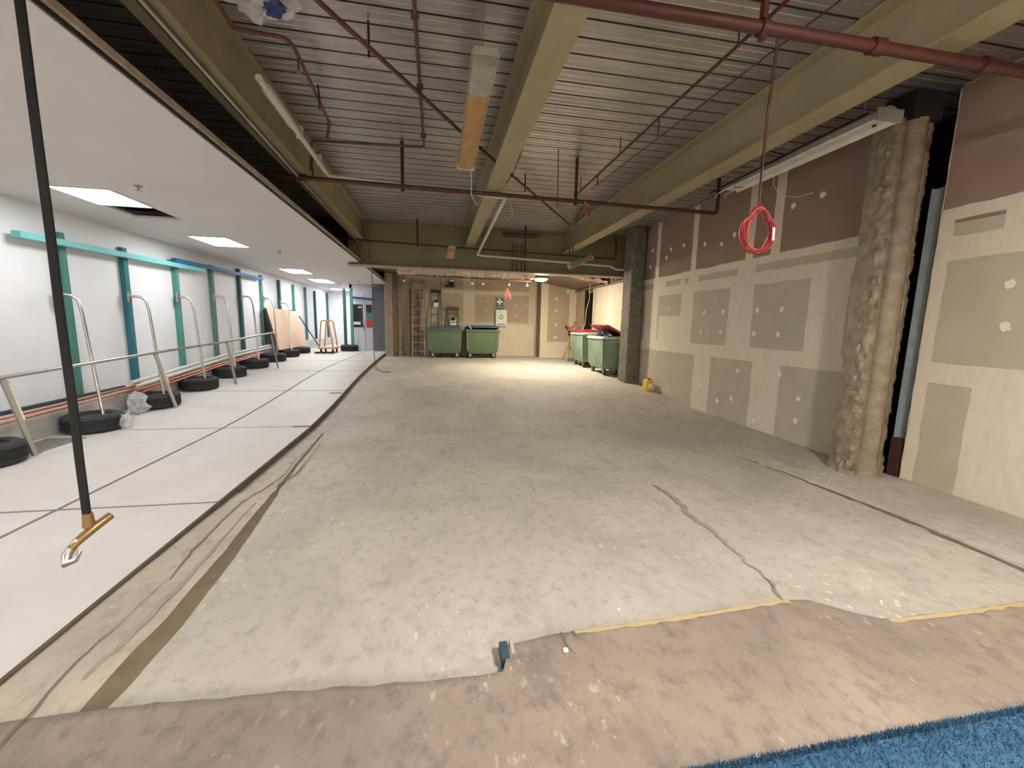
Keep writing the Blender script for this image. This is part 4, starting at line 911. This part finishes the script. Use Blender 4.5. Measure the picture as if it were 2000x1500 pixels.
# ================================================================== BINS
def rrect(x0, x1, y0, y1, z, r=0.06, n=4):
    P = []
    for cx, cy_, a0 in ((x1-r, y1-r, 0), (x0+r, y1-r, PI/2), (x0+r, y0+r, PI), (x1-r, y0+r, 1.5*PI)):
        for i in range(n+1):
            a = a0+PI/2*i/n; P.append(Vector((cx+r*math.cos(a), cy_+r*math.sin(a), z)))
    return P
def bin_(cx, cy_, L, Wd, H, label, m_body, m_lid, m_rim, lid, rz=0):
    """local frame: long side along x, front at -y"""
    z0 = zf(cy_); t = thing('wheeled_bin', (cx, cy_, z0), label, 'bin', 'large wheeled bins')
    hx, hy = L/2, Wd/2; O = ORIG[t.name]
    def bl(mb, name, m, **k):
        mb.v = [p+O for p in mb.v]; return mb.build(name, m, t, **k)
    body = MB(); body.loft([rrect(-hx+.10, hx-.10, -hy+.09, hy-.07, .15), rrect(-hx+.05, hx-.05, -hy+.05, hy-.05, .22), rrect(-hx+.025, hx-.025, -hy+.02, hy-.02, H-.06)])
    bl(body, 'body', m_body, smooth=True)
    rim = MB(); rim.loft([rrect(-hx, hx, -hy, hy, H-.07), rrect(-hx-.02, hx+.02, -hy-.02, hy+.02, H-.06), rrect(-hx-.02, hx+.02, -hy-.02, hy+.02, H-.02), rrect(-hx, hx, -hy, hy, H)])
    bl(rim, 'rim', m_rim, smooth=True)
    for fx in (-.42, .42):   # moulded ribs on the front
        bl(MB().loft([[Vector((fx*L+dx, -hy+.055+dy, .26)) for dx, dy in ((-.05, 0), (.05, 0), (.04, -.014), (-.04, -.014))], [Vector((fx*L*1.04+dx, -hy+.024+dy, H-.08)) for dx, dy in ((-.05, 0), (.05, 0), (.04, -.014), (-.04, -.014))]]), 'moulded_rib', m_body)
    for sx in (-1, 1):
        bl(MB().tube([(sx*(hx+.01), -.16, H-.14), (sx*(hx+.032), -.14, H-.12), (sx*(hx+.032), .14, H-.12), (sx*(hx+.01), .16, H-.14)], 0.011, 8), 'handle', m_rim, smooth=True)
        for sy_ in (-1, 1):
            wx, wy = sx*(hx-.17), sy_*(hy-.14)
            cst = bl(MB().box(wx-.045, wx+.045, wy-.035, wy+.035, .13, .165), 'castor', M['steel'])
            for d in (-.03, .03):
                f = MB(); f.box(wx-.03, wx+.03, wy+d-.004, wy+d+.004, .05, .135); f.v = [p+O for p in f.v]; f.build('fork', M['steel'], cst)
            q = MB(); q.tube([(wx, wy-.022, .085), (wx, wy+.022, .085)], 0.085, 18); q.v = [p+O for p in q.v]; q.build('wheel', M['rubber'], cst, smooth=True)
    if lid == 'closed':
        d = MB(); d.loft([rrect(-hx+.01, hx-.01, -hy-.03, hy, H), rrect(-hx+.01, hx-.01, -hy-.03, hy, H+.02), rrect(-hx+.05, hx-.05, -hy+.06, hy-.03, H+.07), rrect(-hx+.15, hx-.15, -hy+.18, hy-.10, H+.085)]); bl(d, 'lid', m_lid, smooth=True)
    else:
        ang = math.radians(lid); R_ = Matrix.Translation((0, hy, H)) @ Matrix.Rotation(-ang, 4, 'X') @ Matrix.Translation((0, -hy, -H))
        d = MB(); d.loft([rrect(-hx+.0, hx-.0, -hy-.03, hy, H+.005), rrect(-hx+.0, hx-.0, -hy-.03, hy, H+.025), rrect(-hx+.05, hx-.05, -hy+.06, hy-.03, H+.075), rrect(-hx+.15, hx-.15, -hy+.18, hy-.10, H+.09)])
        d.v = [R_ @ p for p in d.v]; bl(d, 'lid', m_lid, smooth=True)
    t.rotation_euler = (0, 0, rz); return t
bin_(0.26, 13.86, 1.12, 0.74, 0.93, 'green wheeled bin with a dull blue-grey lid, left of the pair at the back wall', M['bin_green'], M['lid_blue_grey'], M['bin_green'], 'closed')
t = bin_(1.47, 13.86, 1.12, 0.74, 0.93, 'green wheeled bin with a bright blue lid ajar, in front of the first aid box', M['bin_green'], M['lid_blue'], M['bin_green'], 5)
b = MB(); b.bar((1.02, 13.46, 1.46), (1.10, 13.44, 1.36), .025, .004, (0, 1, 0)); b.build('white_tag', M['paper']).parent = None
tag(bpy.data.objects['white_tag'], 'white paper tag stuck on the bright blue bin lid', 'tag')
bin_(4.40, 10.40, 1.10, 0.60, 0.98, 'green wheeled bin with a red lid propped open on rubbish, beside the dark column', M['bin_green_pale'], M['lid_red'], M['rim_pale'], 26, -PI/2)
bin_(4.36, 11.75, 1.05, 0.62, 1.00, 'green wheeled bin with a pinkish red lid, beyond the one with the propped lid', M['bin_green_pale'], M['lid_red'], M['rim_pale'], 'closed', -PI/2)
t = crumple((4.36, 10.30, 1.25), (.20, .40, .13), 'rubbish_bag', 'black rubbish bag bulging out of the open red-lidded bin', 9); t.data.materials[0] = M['bag']; t['category'] = 'bag'
# yellow jerrycan
t = thing('jerrycan', (4.55, 8.30, zf(8.3)), 'small yellow jerrycan on the floor against the plasterboard wall', 'jerrycan'); zz = zf(8.3)
MB().loft([rrect(4.48, 4.62, 8.20, 8.40, zz+.0, .02), rrect(4.475, 4.625, 8.195, 8.405, zz+.02, .025), rrect(4.475, 4.625, 8.195, 8.405, zz+.20, .025), rrect(4.50, 4.60, 8.22, 8.38, zz+.245, .02)]).build('body', M['yellow'], t, smooth=True)
MB().tube([(4.55, 8.24, zz+.24), (4.55, 8.24, zz+.275)], .022, 10).build('cap', M['black'], t)
MB().tube([(4.55, 8.27, zz+.24), (4.55, 8.28, zz+.28), (4.55, 8.34, zz+.28), (4.55, 8.365, zz+.235)], .011, 8).build('handle', M['yellow'], t, smooth=True)
MB().box(4.505, 4.595, 8.191, 8.196, zz+.07, zz+.16).build('label', M['paper'], t)

# ================================================================== BACK WALL THINGS
def text_mesh(body, size, name, m, parent, loc, ext=0.001):
    cu = bpy.data.curves.new(name, 'FONT'); cu.body = body; cu.size = size; cu.align_x = 'CENTER'; cu.align_y = 'CENTER'; cu.extrude = ext
    o = bpy.data.objects.new(name, cu); COL.objects.link(o)
    bpy.context.view_layer.update()
    me = bpy.data.meshes.new_from_object(o.evaluated_get(bpy.context.evaluated_depsgraph_get())); bpy.data.objects.remove(o)
    me.transform(Matrix.Rotation(PI/2, 4, 'X')); me.materials.clear(); me.materials.append(m)
    return instance(name, me, loc, parent)
YF = BY-0.012
t = thing('first_aid_sign', (2.15, YF, 2.06), 'green first aid sign with a white cross on the back wall', 'sign')
MB().box(2.02, 2.29, YF-.006, YF, 2.05, 2.42).build('plate', M['green_sign'], t)
MB().box(2.125, 2.185, YF-.010, YF-.006, 2.19, 2.40).build('cross', M['paper'], t); MB().box(2.05, 2.26, YF-.0105, YF-.0065, 2.265, 2.325).build('cross', M['paper'], t)
text_mesh('FIRST AID', 0.05, 'lettering', M['paper'], t, (2.155, YF-.008, 2.11))
t = thing('first_aid_box', (2.20, YF, 1.46), 'white first aid cabinet with a green emblem below the green sign', 'cabinet')
MB().box(2.01, 2.40, YF-.13, YF, 1.46, 2.02).build('body', M['white_metal'], t, bevel=0.01)
MB().box(2.03, 2.38, YF-.142, YF-.131, 1.48, 2.00).build('door', M['white_metal'], t, bevel=0.004)
b = MB()
for k in range(20):
    a0 = 0.6+2*PI*.82*k/20; a1 = 0.6+2*PI*.82*(k+1)/20
    b.add([Vector((2.205+r_*math.cos(a), YF-yy, 1.77+r_*math.sin(a))) for yy in (.142, .146) for a, r_ in ((a0, .045), (a0, .085), (a1, .085), (a1, .045))], [(0, 1, 2, 3), (4, 5, 6, 7), (1, 5, 6, 2), (0, 4, 7, 3)])
b.build('emblem', M['green_logo'], t)
MB().box(2.225, 2.29, YF-.147, YF-.142, 1.75, 1.79).build('emblem', M['green_logo'], t)
MB().box(2.07, 2.33, YF-.146, YF-.142, 1.51, 1.535).build('printed_line', M['green_sign'], t)
# dark device with white cap high on the wall
t = thing('wall_siren', (0.45, YF, 2.78), 'black device with a white cap high on the back wall', 'device')
MB().box(0.40, 0.58, YF-.13, YF-.0, 2.72, 2.90).build('body', M['black'], t, bevel=0.01)
MB().box(0.28, 0.42, YF-.12, YF-.0, 2.72, 2.77).build('side_arm', M['black'], t, bevel=0.006)
MB().lathe([(.075, 0), (.07, .05), (.03, .08)], 14, Matrix.Translation((0.50, YF-.07, 2.90))).build('cap', M['paper'], t, smooth=True)
# extension ladder
def ladder(x0, x1, z1, y0, y1, step, m, label, n, name='ladder', top=None, x0t=None, x1t=None):
    zb = zf(y0); t = thing(name, ((x0+x1)/2, y0, zb), label, 'ladder'); x0t = x0 if x0t is None else x0t; x1t = x1 if x1t is None else x1t
    for a, c in ((x0, x0t), (x1, x1t)): MB().bar((a, y0, zb), (c, y1, z1), .035, .07, (0, 1, 0)).build('stile', m, t)
    for k in range(n):
        u = (k+0.6)/n; zz = lerp(zb, z1, u); yy = lerp(y0, y1, u)
        MB().bar((lerp(x0, x0t, u), yy, zz), (lerp(x1, x1t, u), yy, zz), .05, .022).build('rung', m, t)
    if top: MB().box(x0t-.04, x1t+.04, y1-.09, y1+.05, z1-.03, z1+.07).build('top_cap', top, t, bevel=0.006)
    return t
ladder(-0.80, -0.40, 2.92, 14.15, 14.44, .28, M['alu'], 'tall aluminium ladder leaning on the back wall left of the bins', 9)
ladder(-0.86, -0.62, 2.60, 14.40, 14.46, .28, M['pipe_brown'], 'narrow brown ladder section behind the aluminium ladder', 9)
t = ladder(-0.26, 0.22, 2.55, 14.26, 14.42, .3, M['fibre_green'], 'taller green step ladder behind the left bin', 7, 'step_ladder', M['black'], -0.15, 0.11)
MB().box(-0.10, 0.06, 14.36, 14.38, 2.05, 2.26).build('warning_label', M['paper'], t); MB().box(-0.09, 0.05, 14.30, 14.36, 2.20, 2.28).build('bracket', M['black'], t)
t = ladder(0.32, 0.80, 2.00, 14.28, 14.42, .3, M['fibre_green'], 'shorter green step ladder with a brown cap behind the left bin', 5, 'step_ladder', M['pipe_brown'], 0.40, 0.70)
MB().box(0.44, 0.66, 14.37, 14.39, 1.45, 1.72).build('warning_label', M['paper'], t); MB().box(0.48, 0.62, 14.32, 14.37, 1.62, 1.72).build('bracket', M['black'], t)
# insulation and services under the alcove ceiling
b = MB(); rows = []
for i in range(70):
    x = -0.95+3.45*i/69; row = []
    for j in range(14):
        u = j/13; yy = 10.45+0.85*u
        z = 2.86-.15*math.sin(PI*u)+.05*noise.noise(Vector((x*3.1, u*4, 0)))+.05*noise.noise(Vector((x*8, u*8, 2)))
        row.append(Vector((x, yy, z)))
    rows.append(row)
b.grid(rows); tag(b.build('insulation_blanket', M['foil'], smooth=True), 'crumpled foil insulation sagging behind the girder', 'insulation')
b = MB(); rows = []
for i in range(40):
    u = i/39; row = []
    for j in range(10):
        v = j/9; x = lerp(2.98, 4.6, u)+.1*v; yy = 10.6+.3*v+.3*u
        row.append(Vector((x, yy, lerp(2.92, 2.74, u)+.06*noise.noise(Vector((x*5, v*5, 4)))-.06*math.sin(PI*v))))
    rows.append(row)
b.grid(rows); tag(b.build('insulation_blanket', M['foil'], smooth=True), 'torn pinkish foil insulation right of the round lamp', 'insulation')
t = pipe_thing('sprinkler_pipe', 'rusty pipe with small white heads under the alcove ceiling', [(-1.3, 11.6, 2.80), (1.0, 11.6, 2.75), (2.6, 11.6, 2.72)], 0.022, M['pipe_brown'])
for xx in (-0.85, 0.95, 1.25, 1.98, 2.5):
    MB().tube([(xx, 11.6, 2.75), (xx, 11.6, 2.64)], .012, 6).build('drop', M['pipe_brown'], t); MB().lathe([(.01, 0), (.035, .01), (.03, .05), (.01, .06)], 10, Matrix.Translation((xx, 11.6, 2.58))).build('sprinkler_head', M['paper'], t, smooth=True)
pipe([(0.12, 14.35, 3.1), (0.14, 14.34, 2.7), (0.13, 14.33, 2.4), (0.2, 14.3, 1.9)], .008, M['black'], 'loose_cable', 'thin dark cable hanging beside the taller step ladder', 'cable', 6)
# ochre drill stand on a tripod
t = thing('drill_stand', (4.30, 13.2, zf(13.2)), 'ochre drill rig on a tripod stand beside the far red-lidded bin', 'tool'); zz = zf(13.2)
MB().tube([(4.32, 13.2, zz+.1), (4.32, 13.2, 1.45)], .03, 8).build('post', M['yellow_dirty'], t)
for a in (0.3, 2.4, 4.5): MB().tube([(4.32, 13.2, zz+.55), (4.32+.22*math.cos(a), 13.2+.22*math.sin(a), zz+.01)], .016, 6).build('leg', M['yellow_dirty'], t)
MB().box(4.22, 4.40, 13.12, 13.26, 1.36, 1.50).build('motor', M['yellow_dirty'], t, bevel=0.02)
MB().tube([(4.40, 13.18, 1.46), (4.50, 13.18, 1.60), (4.46, 13.18, 1.66)], .045, 8).build('grip', M['yellow_dirty'], t, smooth=True)
MB().tube([(4.24, 13.15, 1.42), (4.14, 13.1, 1.50)], .04, 8).build('gear_head', M['pipe_brown'], t)
MB().tube([(4.30, 13.18, 1.36), (4.30, 13.18, 1.18)], .03, 8).build('spindle', M['black'], t)
t = thing('black_sack', (4.42, 12.9, zf(12.9)), 'dark folded sack on the floor at the foot of the drill rig', 'sack')
MB().loft([rrect(4.2, 4.62, 12.75, 13.02, zf(12.9)+.0, .05), rrect(4.22, 4.6, 12.77, 13.0, zf(12.9)+.06, .05), rrect(4.3, 4.5, 12.82, 12.95, zf(12.9)+.1, .04)]).build('body', M['grey_panel'], t, smooth=True)

# ================================================================== BLUE CARPET
t = thing('blue_carpet', (2.2, 0.6, SL), 'blue pile carpet edge at the bottom right corner', 'carpet')
b = MB(); rows = []
for i in range(40):
    x = 0.2+3.2*i/39; rows.append([Vector((x, 0.0, SL+.014)), Vector((x, .5, SL+.015)), Vector((x, 1.02+.006*noise.noise(Vector((x*6, 0, 0))), SL+.014)), Vector((x, 1.038+.006*noise.noise(Vector((x*6, 0, 0))), SL+.006)), Vector((x, 1.040, SL+.0005))])
b.grid(rows); b.build('backing', M['blue_pile'], t, smooth=True)
b = MB()
rnd = random.Random(3)
for k in range(16000):
    x = rnd.uniform(0.6, 3.2); y = 1.045-abs(rnd.gauss(0, .16)) if k % 3 else 1.04-rnd.random()*.02
    if y < 0.55: continue
    h = rnd.uniform(.008, .018); a = rnd.uniform(0, 6.28); w_ = .0025
    dx, dy = math.cos(a)*w_, math.sin(a)*w_; lx, ly = rnd.gauss(0, .006), rnd.gauss(.002, .007)
    b.add([(x-dx, y-dy, SL+.012), (x+dx, y+dy, SL+.012), (x+lx, y+ly, SL+.012+h)], [(0, 1, 2)])
me = bpy.data.meshes.new('pile'); me.from_pydata([tuple(p-ORIG[t.name]) for p in b.v], [], b.f); me.materials.append(M['blue_pile'])
o = bpy.data.objects.new('pile', me); COL.objects.link(o); o.parent = t; stuff(o)
